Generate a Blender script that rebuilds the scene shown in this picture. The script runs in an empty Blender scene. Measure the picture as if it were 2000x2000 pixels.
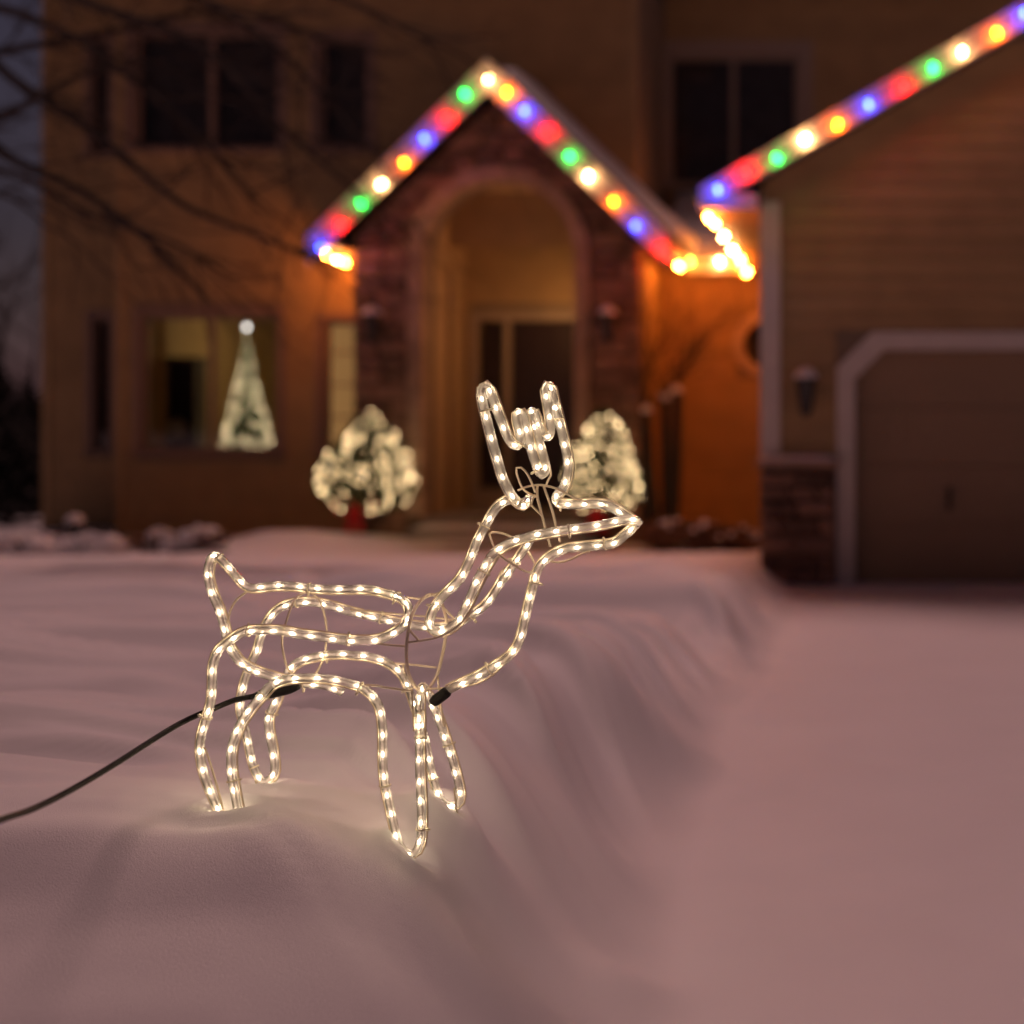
import bpy, bmesh, math, random
import numpy as np
from mathutils import Vector, Matrix, Quaternion
random.seed(7)
RNG = np.random.default_rng(7)
R = math.radians
sc = bpy.context.scene
COL = sc.collection

# ------------------------------------------------------------------ camera
EYE = 1.435; F = 2600.0; VX, VY = 1690.0, 830.0
cam_d = bpy.data.cameras.new('camera'); cam = bpy.data.objects.new('camera', cam_d); COL.objects.link(cam)
cam.location = (0, 0, EYE); cam.rotation_euler = (R(90), 0, 0)
cam_d.sensor_width = 36; cam_d.lens = F / 2000 * 36
cam_d.shift_x = (1000 - VX) / 2000; cam_d.shift_y = -(1000 - VY) / 2000
cam_d.clip_start = 0.05; cam_d.clip_end = 2000
cam_d.dof.use_dof = True; cam_d.dof.focus_distance = 3.04; cam_d.dof.aperture_fstop = 1.2
sc.camera = cam

# ------------------------------------------------------------------ world, sun, exposure
SUN_AZ, SUN_EL = 105.0, 72.0          # azimuth from +X towards +Y
w = bpy.data.worlds.new('World'); sc.world = w; w.use_nodes = True
nt = w.node_tree; nt.nodes.clear()
out = nt.nodes.new('ShaderNodeOutputWorld'); bg = nt.nodes.new('ShaderNodeBackground')
sky = nt.nodes.new('ShaderNodeTexSky'); sky.sky_type = 'NISHITA'; sky.sun_disc = False
sky.sun_elevation = R(-1.0); sky.sun_rotation = R(90 - SUN_AZ); sky.air_density = 1.2; sky.dust_density = 1.0; sky.ozone_density = 2.5
tint = nt.nodes.new('ShaderNodeMix'); tint.data_type = 'RGBA'; tint.blend_type = 'MULTIPLY'; tint.inputs[0].default_value = 1
tint.inputs[7].default_value = (1.10, 0.84, 1.08, 1)
hs = nt.nodes.new('ShaderNodeHueSaturation'); hs.inputs['Saturation'].default_value = 0.45
nt.links.new(sky.outputs[0], hs.inputs['Color']); nt.links.new(hs.outputs[0], tint.inputs[6]); nt.links.new(tint.outputs[2], bg.inputs[0])
bg.inputs[1].default_value = 0.085
nt.links.new(bg.outputs[0], out.inputs[0])
sun_d = bpy.data.lights.new('sun', 'SUN'); sun_d.energy = 1.08; sun_d.angle = R(22); sun_d.color = (1.0, 0.535, 0.49)
sun = bpy.data.objects.new('sun', sun_d); COL.objects.link(sun)
sdir = Vector((math.cos(R(SUN_EL)) * math.cos(R(SUN_AZ)), math.cos(R(SUN_EL)) * math.sin(R(SUN_AZ)), math.sin(R(SUN_EL))))
sun.rotation_euler = sdir.to_track_quat('Z', 'Y').to_euler()
sun.location = sdir * 60
vs = sc.view_settings; vs.view_transform = 'Standard'; vs.look = 'None'; vs.exposure = 0.0; vs.gamma = 1.0; vs.use_curve_mapping = False
cy = sc.cycles
cy.use_denoising = True; cy.max_bounces = 8; cy.transparent_max_bounces = 24; cy.sample_clamp_indirect = 6.0
try: cy.denoiser = 'OPENIMAGEDENOISE'
except Exception: pass

# ------------------------------------------------------------------ helpers
def W(px, py, Y):
    return Vector(((px - VX) * Y / F, Y, EYE - (py - VY) * Y / F))

def link(o, parent=None):
    COL.objects.link(o)
    if parent is not None: o.parent = parent
    return o

def tag(o, label=None, cat=None, group=None, kind=None):
    if label: o['label'] = label
    if cat: o['category'] = cat
    if group: o['group'] = group
    if kind: o['kind'] = kind
    return o

def empty(name, loc=(0, 0, 0)):
    o = bpy.data.objects.new(name, None); o.empty_display_size = 0.1; o.location = loc
    return link(o)

def mesh_from(name, verts, faces, mat=None, smooth=False):
    me = bpy.data.meshes.new(name)
    me.from_pydata([tuple(v) for v in verts], [], faces); me.update()
    if mat: me.materials.append(mat)
    if smooth: me.polygons.foreach_set('use_smooth', [True] * len(me.polygons))
    return me

def place(name, me, parent=None):
    """link a mesh whose vertices are in world space under a parent"""
    o = bpy.data.objects.new(name, me); link(o, parent)
    if parent is not None:
        p = parent; off = Vector((0, 0, 0))
        while p is not None: off += p.location; p = p.parent
        o.location = -off
    return o

class MB:
    def __init__(s): s.v = []; s.f = []
    def add(s, verts, faces):
        n = len(s.v); s.v += [tuple(x) for x in verts]; s.f += [tuple(i + n for i in f) for f in faces]; return s
    def box(s, x0, x1, y0, y1, z0, z1):
        v = [(x0,y0,z0),(x1,y0,z0),(x1,y1,z0),(x0,y1,z0),(x0,y0,z1),(x1,y0,z1),(x1,y1,z1),(x0,y1,z1)]
        return s.add(v, [(0,3,2,1),(4,5,6,7),(0,1,5,4),(1,2,6,5),(2,3,7,6),(3,0,4,7)])
    def prism(s, poly, y0, y1):
        """poly = [(x,z)...] counter-clockwise seen from -Y"""
        n = len(poly)
        v = [(x, y0, z) for x, z in poly] + [(x, y1, z) for x, z in poly]
        f = [tuple(range(n)), tuple(range(2*n-1, n-1, -1))]
        f += [(i, i+n, (i+1) % n + n, (i+1) % n) for i in range(n)]
        return s.add(v, f)
    def tube(s, path, rad, seg=8, cap=True, flute=0.0):
        v, f = tube_geo(path, rad, seg, cap, flute); return s.add(v, f)
    def lathe(s, prof, c=(0,0,0), seg=20):
        v = []; f = []; n = len(prof)
        for i in range(seg):
            a = 2*math.pi*i/seg
            for r, z in prof: v.append((c[0]+r*math.cos(a), c[1]+r*math.sin(a), c[2]+z))
        for i in range(seg):
            j = (i+1) % seg
            for k in range(n-1): f.append((i*n+k, j*n+k, j*n+k+1, i*n+k+1))
        return s.add(v, f)
    def mesh(s, name, mat, smooth=False): return mesh_from(name, s.v, s.f, mat, smooth)
    def build(s, name, mat, parent=None, smooth=False): return place(name, s.mesh(name, mat, smooth), parent)

def tube_geo(path, rad, seg=8, cap=True, flute=0.0):
    P = [Vector(p) for p in path]; n = len(P)
    if not hasattr(rad, '__len__'): rad = [rad] * n
    T = []
    for i in range(n):
        t = P[min(i+1, n-1)] - P[max(i-1, 0)]
        T.append(t.normalized() if t.length > 1e-9 else Vector((0, 0, 1)))
    u = T[0].orthogonal().normalized()
    v = []; f = []
    for i in range(n):
        if i:
            q = T[i-1].rotation_difference(T[i]); u = (q @ u)
        u = (u - T[i] * u.dot(T[i])).normalized(); b = T[i].cross(u)
        for k in range(seg):
            a = 2*math.pi*k/seg
            v.append(P[i] + (u*math.cos(a) + b*math.sin(a)) * rad[i] * (1+flute*(1 if k % 2 else -1)))
    for i in range(n-1):
        for k in range(seg):
            j = (k+1) % seg
            f.append((i*seg+k, i*seg+j, (i+1)*seg+j, (i+1)*seg+k))
    if cap:
        f.append(tuple(range(seg-1, -1, -1))); f.append(tuple((n-1)*seg+k for k in range(seg)))
    return v, f

def smooth_path(pts, step):
    P = [Vector(p) for p in pts]; dense = []
    for i in range(len(P)-1):
        p0 = P[max(i-1, 0)]; p1 = P[i]; p2 = P[i+1]; p3 = P[min(i+2, len(P)-1)]
        m = max(4, int((p2-p1).length/step*2))
        for k in range(m):
            t = k/m
            dense.append(0.5*((2*p1)+(p2-p0)*t+(2*p0-5*p1+4*p2-p3)*t*t+(3*p1-p0-3*p2+p3)*t**3))
    dense.append(P[-1])
    outp = [dense[0]]; acc = 0
    for a, b in zip(dense, dense[1:]):
        d = (b-a).length
        while acc + d >= step:
            t = (step-acc)/d; a = a.lerp(b, t); outp.append(a.copy()); d = (b-a).length; acc = 0
        acc += d
    if (outp[-1]-P[-1]).length > step*0.3: outp.append(P[-1])
    return outp

# ---- numpy value noise
_perm = RNG.random((256, 256))
def vnoise(x, y):
    xi = np.floor(x).astype(int); yi = np.floor(y).astype(int); fx = x-xi; fy = y-yi
    fx = fx*fx*fx*(fx*(fx*6-15)+10); fy = fy*fy*fy*(fy*(fy*6-15)+10)
    g = lambda a, b: _perm[a & 255, b & 255]
    return ((g(xi, yi)*(1-fx)+g(xi+1, yi)*fx)*(1-fy)+(g(xi, yi+1)*(1-fx)+g(xi+1, yi+1)*fx)*fy)*2-1
def sstep(t): t = np.clip(t, 0, 1); return t*t*(3-2*t)

# ------------------------------------------------------------------ materials
def nodes(m): m.use_nodes = True; return m.node_tree.nodes, m.node_tree.links
def mat(name, col, rough=0.6, metal=0.0, noise=0.0, scale=8.0, bump=0.0, bscale=60.0, spec=0.5, vary=0.0, sss=0.0, trans=0.0):
    m = bpy.data.materials.new(name); N, L = nodes(m); b = N['Principled BSDF']
    b.inputs['Base Color'].default_value = (*col, 1); b.inputs['Roughness'].default_value = rough; b.inputs['Metallic'].default_value = metal
    b.inputs['Specular IOR Level'].default_value = spec
    if sss: b.inputs['Subsurface Weight'].default_value = sss; b.inputs['Subsurface Radius'].default_value = (0.03, 0.02, 0.015); b.inputs['Subsurface Scale'].default_value = 0.3
    tc = N.new('ShaderNodeTexCoord')
    src = None
    if noise or vary:
        hsv = N.new('ShaderNodeHueSaturation'); hsv.inputs['Color'].default_value = (*col, 1)
        val = N.new('ShaderNodeMath'); val.operation = 'ADD'; val.inputs[0].default_value = 1.0; val.inputs[1].default_value = 0
        if noise:
            n = N.new('ShaderNodeTexNoise'); n.inputs['Scale'].default_value = scale; n.inputs['Detail'].default_value = 5
            L.new(tc.outputs['Object'], n.inputs['Vector'])
            mr = N.new('ShaderNodeMapRange'); mr.inputs[3].default_value = 1-noise; mr.inputs[4].default_value = 1+noise; mr.inputs[1].default_value = .25; mr.inputs[2].default_value = .75
            L.new(n.outputs[0], mr.inputs[0]); L.new(mr.outputs[0], val.inputs[0])
        if vary:
            oi = N.new('ShaderNodeObjectInfo'); mv = N.new('ShaderNodeMapRange'); mv.inputs[3].default_value = -vary; mv.inputs[4].default_value = vary
            L.new(oi.outputs['Random'], mv.inputs[0]); L.new(mv.outputs[0], val.inputs[1])
        L.new(val.outputs[0], hsv.inputs['Value']); L.new(hsv.outputs[0], b.inputs['Base Color'])
    if bump:
        n2 = N.new('ShaderNodeTexNoise'); n2.inputs['Scale'].default_value = bscale; n2.inputs['Detail'].default_value = 6
        L.new(tc.outputs['Object'], n2.inputs['Vector'])
        bp = N.new('ShaderNodeBump'); bp.inputs['Strength'].default_value = bump; bp.inputs['Distance'].default_value = 0.02
        L.new(n2.outputs[0], bp.inputs['Height']); L.new(bp.outputs[0], b.inputs['Normal'])
    return m
def emis(name, col, strength):
    m = bpy.data.materials.new(name); N, L = nodes(m); N.remove(N['Principled BSDF'])
    e = N.new('ShaderNodeEmission'); e.inputs[0].default_value = (*col, 1); e.inputs[1].default_value = strength
    L.new(e.outputs[0], N['Material Output'].inputs[0]); return m
def glass(name, tintc=(0.9, 0.9, 0.9), spec_rough=0.02):
    m = bpy.data.materials.new(name); N, L = nodes(m); N.remove(N['Principled BSDF'])
    t = N.new('ShaderNodeBsdfTransparent'); t.inputs[0].default_value = (*tintc, 1)
    g = N.new('ShaderNodeBsdfGlossy'); g.inputs[1].default_value = spec_rough
    fr = N.new('ShaderNodeFresnel'); fr.inputs[0].default_value = 1.45
    mx = N.new('ShaderNodeMixShader'); L.new(fr.outputs[0], mx.inputs[0]); L.new(t.outputs[0], mx.inputs[1]); L.new(g.outputs[0], mx.inputs[2])
    L.new(mx.outputs[0], N['Material Output'].inputs[0]); return m
def pvc(name):
    m = bpy.data.materials.new(name); N, L = nodes(m); N.remove(N['Principled BSDF'])
    t = N.new('ShaderNodeBsdfTransparent'); t.inputs[0].default_value = (0.97, 0.95, 0.94, 1)
    d = N.new('ShaderNodeBsdfTranslucent'); d.inputs[0].default_value = (0.92, 0.88, 0.88, 1)
    d2 = N.new('ShaderNodeBsdfDiffuse'); d2.inputs[0].default_value = (0.92, 0.88, 0.88, 1)
    a = N.new('ShaderNodeAddShader'); a = N.new('ShaderNodeMixShader'); a.inputs[0].default_value = 0.5
    L.new(d.outputs[0], a.inputs[1]); L.new(d2.outputs[0], a.inputs[2])
    m1 = N.new('ShaderNodeMixShader'); m1.inputs[0].default_value = 0.32
    L.new(t.outputs[0], m1.inputs[1]); L.new(a.outputs[0], m1.inputs[2])
    g = N.new('ShaderNodeBsdfGlossy'); g.inputs[1].default_value = 0.12
    lw = N.new('ShaderNodeFresnel'); lw.inputs[0].default_value = 1.35
    m2 = N.new('ShaderNodeMixShader'); L.new(lw.outputs[0], m2.inputs[0]); L.new(m1.outputs[0], m2.inputs[1]); L.new(g.outputs[0], m2.inputs[2])
    L.new(m2.outputs[0], N['Material Output'].inputs[0]); return m

M = {}
M['snow'] = mat('snow', (0.82, 0.82, 0.84), 0.5, noise=0.03, scale=1.5, bump=0.30, bscale=420, spec=0.35)
M['roof_snow'] = mat('roof_snow', (0.8, 0.8, 0.82), 0.6, bump=0.3, bscale=12)
M['siding'] = mat('siding', (0.42, 0.285, 0.135), 0.6, noise=0.12, scale=3, vary=0.06, bump=0.1, bscale=40)
M['siding_back'] = mat('siding_back', (0.25, 0.19, 0.13), 0.8, noise=0.1)
M['trim'] = mat('trim', (0.72, 0.66, 0.6), 0.5, noise=0.05, bump=0.05)
M['fascia'] = mat('fascia', (0.75, 0.7, 0.64), 0.5, noise=0.05)
M['stone'] = mat('stone', (0.26, 0.15, 0.105), 0.8, noise=0.35, scale=9, vary=0.45, bump=0.6, bscale=25)
M['mortar'] = mat('mortar', (0.2, 0.15, 0.12), 0.9, noise=0.2, bump=0.3)
M['arch_stone'] = mat('arch_stone', (0.40, 0.27, 0.19), 0.8, noise=0.2, vary=0.15, bump=0.4, bscale=25)
M['shingle'] = mat('shingle', (0.06, 0.055, 0.055), 0.9, noise=0.3, bump=0.5)
M['door'] = mat('door', (0.035, 0.02, 0.018), 0.4, noise=0.2, scale=12)
M['garage_door'] = mat('garage_door', (0.37, 0.25, 0.15), 0.55, noise=0.06, scale=2)
M['dark_metal'] = mat('dark_metal', (0.02, 0.018, 0.018), 0.45, metal=0.3)
M['brass'] = mat('brass', (0.5, 0.35, 0.12), 0.3, metal=1)
M['glass'] = glass('glass')
M['room'] = mat('room_paint', (0.52, 0.40, 0.22), 0.8, noise=0.05)
M['dark_room_sheet'] = mat('dark_room_sheet', (0.10, 0.085, 0.085), 0.9, noise=0.25, scale=5)
M['curtain_orange'] = mat('curtain_orange', (0.62, 0.33, 0.10), 0.8, noise=0.1)
M['furniture'] = mat('furniture', (0.05, 0.03, 0.02), 0.6, noise=0.2)
M['cushion'] = mat('cushion', (0.55, 0.46, 0.32), 0.8, noise=0.1)
M['needles'] = mat('needles', (0.05, 0.08, 0.03), 0.7, noise=0.4, scale=14)
M['frosted'] = mat('frosted_needles', (0.05, 0.12, 0.03), 0.7, noise=0.4, scale=14)
M['dark_leaf'] = mat('dark_leaf', (0.03, 0.03, 0.028), 0.8, noise=0.4, scale=10)
M['dry_leaf'] = mat('dry_leaf', (0.24, 0.13, 0.08), 0.8, noise=0.4, scale=10)
M['bark'] = mat('bark', (0.045, 0.032, 0.026), 0.9, noise=0.3, scale=20, bump=0.6, bscale=40)
M['red'] = mat('red_ribbon', (0.80, 0.025, 0.02), 0.4, noise=0.1)
M['pot'] = mat('pot', (0.06, 0.035, 0.03), 0.7, noise=0.3)
M['concrete'] = mat('concrete', (0.30, 0.26, 0.23), 0.85, noise=0.15, bump=0.3)
M['wire'] = mat('painted_wire', (0.78, 0.68, 0.52), 0.35)
M['pvc'] = pvc('clear_pvc')
M['tie'] = mat('nylon_tie', (0.85, 0.78, 0.6), 0.4)
M['copper'] = mat('inner_wire', (0.015, 0.010, 0.008), 0.6)
M['rubber'] = mat('black_rubber', (0.006, 0.005, 0.005), 0.5, noise=0.2, spec=0.2)
M['soffit'] = mat('soffit_wood', (0.30, 0.18, 0.10), 0.6, noise=0.1)
M['plaster'] = mat('plaster', (0.50, 0.34, 0.20), 0.8, noise=0.05)
LED = emis('led_warm', (1.0, 0.77, 0.48), 50.0)
MINI = emis('mini_warm', (1.0, 0.68, 0.34), 21.0)
TREE_MINI = emis('tree_mini_warm', (1.0, 0.76, 0.42), 18.0)
STAR = emis('star_white', (1.0, 0.93, 0.85), 7.0)
BULB = {'r': emis('bulb_red', (1.0, 0.0022, 0.0018), 110), 'g': emis('bulb_green', (0.002, 0.45, 0.045), 60),
        'b': emis('bulb_blue', (0.022, 0.045, 1.0), 60), 'w': emis('bulb_white', (1.0, 0.52, 0.20), 80),
        'y': emis('bulb_amber', (1.0, 0.13, 0.002), 105), 'W': emis('bulb_bright_white', (1.0, 0.44, 0.13), 190), 'Y': emis('bulb_bright_amber', (1.0, 0.22, 0.02), 460)}
LAMP = emis('room_lamp', (1.0, 0.66, 0.30), 18)
BLIND = emis('self_glowing_blind', (0.60, 0.30, 0.10), 0.55)

# ------------------------------------------------------------------ snowy ground
def ground_h(x, y):
    x = np.asarray(x, float); y = np.asarray(y, float)
    xe = np.interp(y, [2.5, 3.2, 4.5, 6, 8], [-0.34, -0.42, -0.56, -0.60, -0.56]) + 0.06*vnoise(y*0.9+3.3, y*0+1.7) + 0.03*vnoise(y*2.7, y*0+9.1)
    top = np.interp(y, [0, 2.2, 3.0, 4.5, 7, 10, 12, 14, 20, 60], [0.52, 0.58, 0.60, 0.50, 0.38, 0.25, 0.19, 0.07, 0.03, 0.0])
    wdt = np.interp(y, [0, 3, 4.5, 6, 12, 20], [0.9, 0.86, 0.80, 0.74, 0.5, 0.6])
    wdt = wdt*(1+0.14*vnoise(y*1.3+7, y*0+3))
    t = sstep((xe-x)/wdt)
    h = top*t
    yard = sstep((xe-x-0.25)/0.9)
    # wind drifts: crest lines run across the yard and bend down over the bank towards the drive
    over = np.clip(x-(xe-wdt*1.05), 0, 3); ph = y + 1.25*over**1.15
    wx = x + 0.5*vnoise(x*0.7+11, ph*0.6+5); wy = ph + 0.30*vnoise(x*0.8+2, ph*0.5+8)
    rg = lambda a, b: 1-np.sqrt(vnoise(a, b)**2+0.003)*2
    d = vnoise(wx*0.75+4, wy*1.5+2)*0.05 + rg(wx*0.40+14, wy*1.7+6)*0.080 + rg(wx*0.60+3, wy*3.4+1)*0.044 + rg(wx*0.9+9, wy*6.5+3)*0.026
    near_deer = np.exp(-(((x+1.2)/0.55)**2+((y-3.05)/0.30)**2))
    fade = np.interp(y, [0, 2.4, 3.2, 4, 9, 11.5, 13, 30], [0.2, 0.25, 0.7, 1.5, 1.5, 0.8, 0.45, 0.4])
    h = h + (d-0.02)*sstep(t*1.25)*fade*(1-0.85*near_deer)
    edge = np.exp(-((x-xe+0.25)/0.35)**2)
    h = h + edge*0.035*vnoise(x*2.2+8, y*1.8+4)*np.interp(y, [0, 14, 18], [1, 1, 0])
    # mound rising to the left under the hind feet, falling away towards the street
    for cx, cyy, rr, a in ((-0.985, 3.21, 0.17, 0.135), (-1.463, 3.26, 0.16, -0.035), (-0.99, 2.92, 0.17, 0.040), (-1.42, 2.9, 0.14, -0.034), (-0.72, 2.75, 0.16, 0.035), (-0.60, 3.25, 0.13, 0.04), (-0.86, 2.5, 0.2, 0.02)):
        h = h + a*np.exp(-((x-cx)/rr)**2-((y-cyy)/rr)**2)
    fall = np.clip(2.80 + 0.10*vnoise(x*1.6+3, x*0+5) - y, 0, 3)
    h = h - (0.60*fall**1.15*sstep(fall/0.25))*t
    # feet press small dents with a pushed-up rim
    for cx, cyy in ((-0.995, 2.94), (-1.42, 2.93), (-1.385, 2.93), (-1.463, 3.22), (-0.994, 3.21)):
        r2 = (x-cx)**2+(y-cyy)**2
        h = h + 0.013*np.exp(-((np.sqrt(r2)-0.06)/0.03)**2) - 0.012*np.exp(-r2/0.035**2)
    # drive: faint undulation
    drive = 1-t
    h = h + drive*(0.016*vnoise(x*0.9, y*0.7)+0.006*vnoise(x*2.2+3, y*4)+0.0035*vnoise(x*5, y*9))*np.interp(y, [0, 10, 12], [1, 1, 0.2])
    # humps by the house
    for cx, cyy, rx, ry, a in ((-6.0, 14.0, 0.75, 0.9, 0.24), (-5.1, 14.2, 0.5, 0.6, 0.13), (-9.5, 13.4, 2.2, 0.8, 0.06), (-7.4, 13.8, 0.8, 0.6, 0.05)):
        h = h + a*np.exp(-((x-cx)/rx)**2-((y-cyy)/ry)**2)
    far = sstep((np.hypot(x, y-8)-18)/20)
    return h*(1-far)

def axis(segs):
    a = []
    for lo, hi, st in segs: a += list(np.arange(lo, hi, st))
    return np.array(a + [segs[-1][1]])
gx = axis([(-400, -40, 40), (-40, -14, 2), (-14, -5, 0.09), (-5, -2.4, 0.05), (-2.4, -0.1, 0.02), (-0.1, 2.2, 0.06), (2.2, 10, 0.4), (10, 40, 3), (40, 400, 40)])
gy = axis([(-200, -10, 38), (-10, 1.4, 0.6), (1.4, 4.6, 0.022), (4.6, 8, 0.04), (8, 15.5, 0.07), (15.5, 24, 0.4), (24, 60, 3), (60, 600, 45)])
XX, YY = np.meshgrid(gx, gy); ZZ = ground_h(XX, YY)
nx, ny = len(gx), len(gy)
verts = np.stack([XX.ravel(), YY.ravel(), ZZ.ravel()], 1)
i, j = np.meshgrid(np.arange(nx-1), np.arange(ny-1)); b0 = (j*nx+i).ravel()
quads = np.stack([b0, b0+1, b0+nx+1, b0+nx], 1)
me = bpy.data.meshes.new('ground'); me.vertices.add(len(verts)); me.vertices.foreach_set('co', verts.ravel())
me.loops.add(quads.size); me.loops.foreach_set('vertex_index', quads.ravel())
me.polygons.add(len(quads)); me.polygons.foreach_set('loop_start', np.arange(0, quads.size, 4)); me.polygons.foreach_set('loop_total', np.full(len(quads), 4))
me.polygons.foreach_set('use_smooth', np.ones(len(quads), bool)); me.update(calc_edges=True); me.validate()
me.materials.append(M['snow'])
tag(place('snowy_ground', me), kind='structure')
def gz(x, y): return float(ground_h(np.array([x]), np.array([y]))[0])

# ------------------------------------------------------------------ house
GY = 12.0; PY = 15.4; WY = 16.4; BY = 17.1; UY = 18.6; LY = 17.5
house = empty('house', (-3.5, 16, 0))
tag(house, 'tan clapboard house with stone porch gable and attached garage in snow', 'house')

def grid_wall(name, x0, x1, z0, z1, y, th, holes, m, parent=house):
    xs = sorted({x0, x1, *[h[0] for h in holes], *[h[1] for h in holes]}); zs = sorted({z0, z1, *[h[2] for h in holes], *[h[3] for h in holes]})
    bm = bmesh.new(); vd = {}
    def V(a, b):
        if (a, b) not in vd: vd[(a, b)] = bm.verts.new((xs[a], y, zs[b]))
        return vd[(a, b)]
    fs = []
    for a in range(len(xs)-1):
        for b in range(len(zs)-1):
            cx = (xs[a]+xs[a+1])/2; cz = (zs[b]+zs[b+1])/2
            if any(h[0] < cx < h[1] and h[2] < cz < h[3] for h in holes): continue
            fs.append(bm.faces.new((V(a, b), V(a+1, b), V(a+1, b+1), V(a, b+1))))
    r = bmesh.ops.extrude_face_region(bm, geom=fs)
    for e in r['geom']:
        if isinstance(e, bmesh.types.BMVert): e.co.y += th
    bmesh.ops.recalc_face_normals(bm, faces=bm.faces)
    me = bpy.data.meshes.new(name); bm.to_mesh(me); bm.free(); me.materials.append(m)
    return place(name, me, parent)

def subtract(span, cuts):
    outl = [span]
    for c0, c1 in cuts:
        nl = []
        for a, b in outl:
            if c1 <= a or c0 >= b: nl.append((a, b)); continue
            if c0 > a: nl.append((a, c0))
            if c1 < b: nl.append((c1, b))
        outl = nl
    return [(a, b) for a, b in outl if b-a > 0.02]

def siding(parent, x0, x1, z0, z1, y, holes=(), exposure=0.165, left=None, right=None, m=None):
    """clapboards on the front (-Y) face of a wall, each one an object"""
    z = z0
    while z < z1-0.02:
        za, zb = z, min(z+exposure, z1)
        L0 = left(za) if left else x0; L1 = left(zb) if left else x0
        R0 = right(za) if right else x1; R1 = right(zb) if right else x1
        L0 = max(L0, x0); L1 = max(L1, x0); R0 = min(R0, x1); R1 = min(R1, x1)
        cuts = [(h[0], h[1]) for h in holes if h[2] < zb-0.03 and h[3] > za+0.03]
        for a, b in subtract((min(L0, L1), max(R0, R1)), cuts):
            a0, b0, a1, b1 = max(a, L0), min(b, R0), max(a, L1), min(b, R1)
            if b1 <= a1: b1 = a1 + 0.01
            if b0-a0 < 0.03: continue
            f0, f1 = y-0.030, y-0.010
            v = [(a0, f0, za-0.012), (b0, f0, za-0.012), (b1, f1, zb), (a1, f1, zb), (a0, y-0.001, za-0.012), (b0, y-0.001, za-0.012), (b1, y-0.001, zb), (a1, y-0.001, zb)]
            place('siding_board', mesh_from('siding_board', v, [(0,1,2,3),(5,4,7,6),(4,5,1,0),(3,2,6,7),(4,0,3,7),(1,5,6,2)], m or M['siding']), parent)
        z = zb

def window(x0, x1, z0, z1, y, mull=(), munt=(), fw=0.06, cas=0.09, label=None, mt=None, casing=True, sill=True):
    """frame, panes, casing, sill as one part of the house; opening edges x0..x1, z0..z1"""
    mt = mt or M['trim']
    e = bpy.data.objects.new('window', MB().box(x0, x1, y+0.12, y+0.14, z0, z0+fw).mesh('window', mt)); 
    mb = MB()
    mb.box(x0, x0+fw, y+0.03, y+0.10, z0, z1).box(x1-fw, x1, y+0.03, y+0.10, z0, z1)
    mb.box(x0+fw, x1-fw, y+0.032, y+0.10, z0, z0+fw).box(x0+fw, x1-fw, y+0.032, y+0.10, z1-fw, z1)
    for mx in mull: mb.box(mx-fw*0.6, mx+fw*0.6, y+0.028, y+0.098, z0+fw, z1-fw)
    win = mb.build('window', mt, house)
    if label: win['label'] = label
    for mz in munt:
        MB().box(x0+fw, x1-fw, y+0.040, y+0.075, mz-0.012, mz+0.012).build('muntin', mt, win)
    edges = [x0+fw] + [q for mx in mull for q in (mx-fw*0.6, mx+fw*0.6)] + [x1-fw]
    for k in range(0, len(edges), 2):
        MB().box(edges[k], edges[k+1], y+0.058, y+0.064, z0+fw, z1-fw).build('pane', M['glass'], win)
    if casing:
        c = MB(); c.box(x0-cas, x0, y-0.04, y+0.03, z0, z1+cas).box(x1, x1+cas, y-0.04, y+0.03, z0, z1+cas).box(x0, x1, y-0.038, y+0.03, z1, z1+cas)
        c.build('casing', mt, win)
    if sill: MB().box(x0-cas-0.03, x1+cas+0.03, y-0.08, y+0.03, z0-0.05, z0).build('sill', mt, win)
    return win

def X(px, Y): return (px-VX)*Y/F
def Z(py, Y): return EYE-(py-VY)*Y/F

# ---- main two-storey wall with the tree window
mx0, mx1 = X(228, WY), X(1245, WY)
h_tree = (X(278, WY), X(545, WY), Z(882, WY), Z(614, WY))
h_narrow = (X(632, WY), X(700, WY), Z(878, WY), Z(625, WY))
h_up1 = (X(262, WY), X(548, WY), Z(292, WY), Z(62, WY))
h_up2 = (X(622, WY), X(722, WY), Z(292, WY), Z(75, WY))
px0, px1 = X(690, PY), X(1250, PY); pcx = (px0+px1)/2
h_porch = (px0+0.35, px1-0.35, 0.0, 4.3)
HH = 7.3
wall = grid_wall('wall', mx0, mx1, -0.1, HH, WY, 0.16, [h_tree, h_narrow, h_up1, h_up2, (h_porch[0], h_porch[1], -0.1, 4.3)], M['siding_back'])
cas = 0.09
grow = lambda h: (h[0]-cas, h[1]+cas, h[2]-0.05, h[3]+cas)
ph = (px0+0.02, px1-0.02, -0.2, 5.2)
siding(wall, mx0+0.1, mx1-0.1, 0.0, HH, WY, [grow(h_tree), grow(h_narrow), grow(h_up1), grow(h_up2), (px0+0.05, px1-0.05, -0.2, 3.6)])
for xx in (mx0, mx1-0.1): MB().box(xx, xx+0.1, WY-0.04, WY, 0, HH).build('corner_board', M['siding'], wall)
tm = (h_tree[0]+h_tree[1])/2+0.0
dkfr = mat('window_frame', (0.30, 0.20, 0.15), 0.5)
window(*h_tree, WY, mull=[X(412, WY)], mt=dkfr, fw=0.05, label='wide two-pane window showing a lit room and christmas tree')
nw = h_narrow; window(*nw, WY, munt=[nw[2]+(nw[3]-nw[2])*k/4 for k in (1, 2, 3)], mt=dkfr, label='tall narrow window with a blind that glows by itself')
window(*h_up1, WY, mull=[X(412, WY)], mt=dkfr, label='dark upper storey window of two panes')
window(*h_up2, WY, mt=dkfr, label='dark narrow upper storey window')
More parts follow.
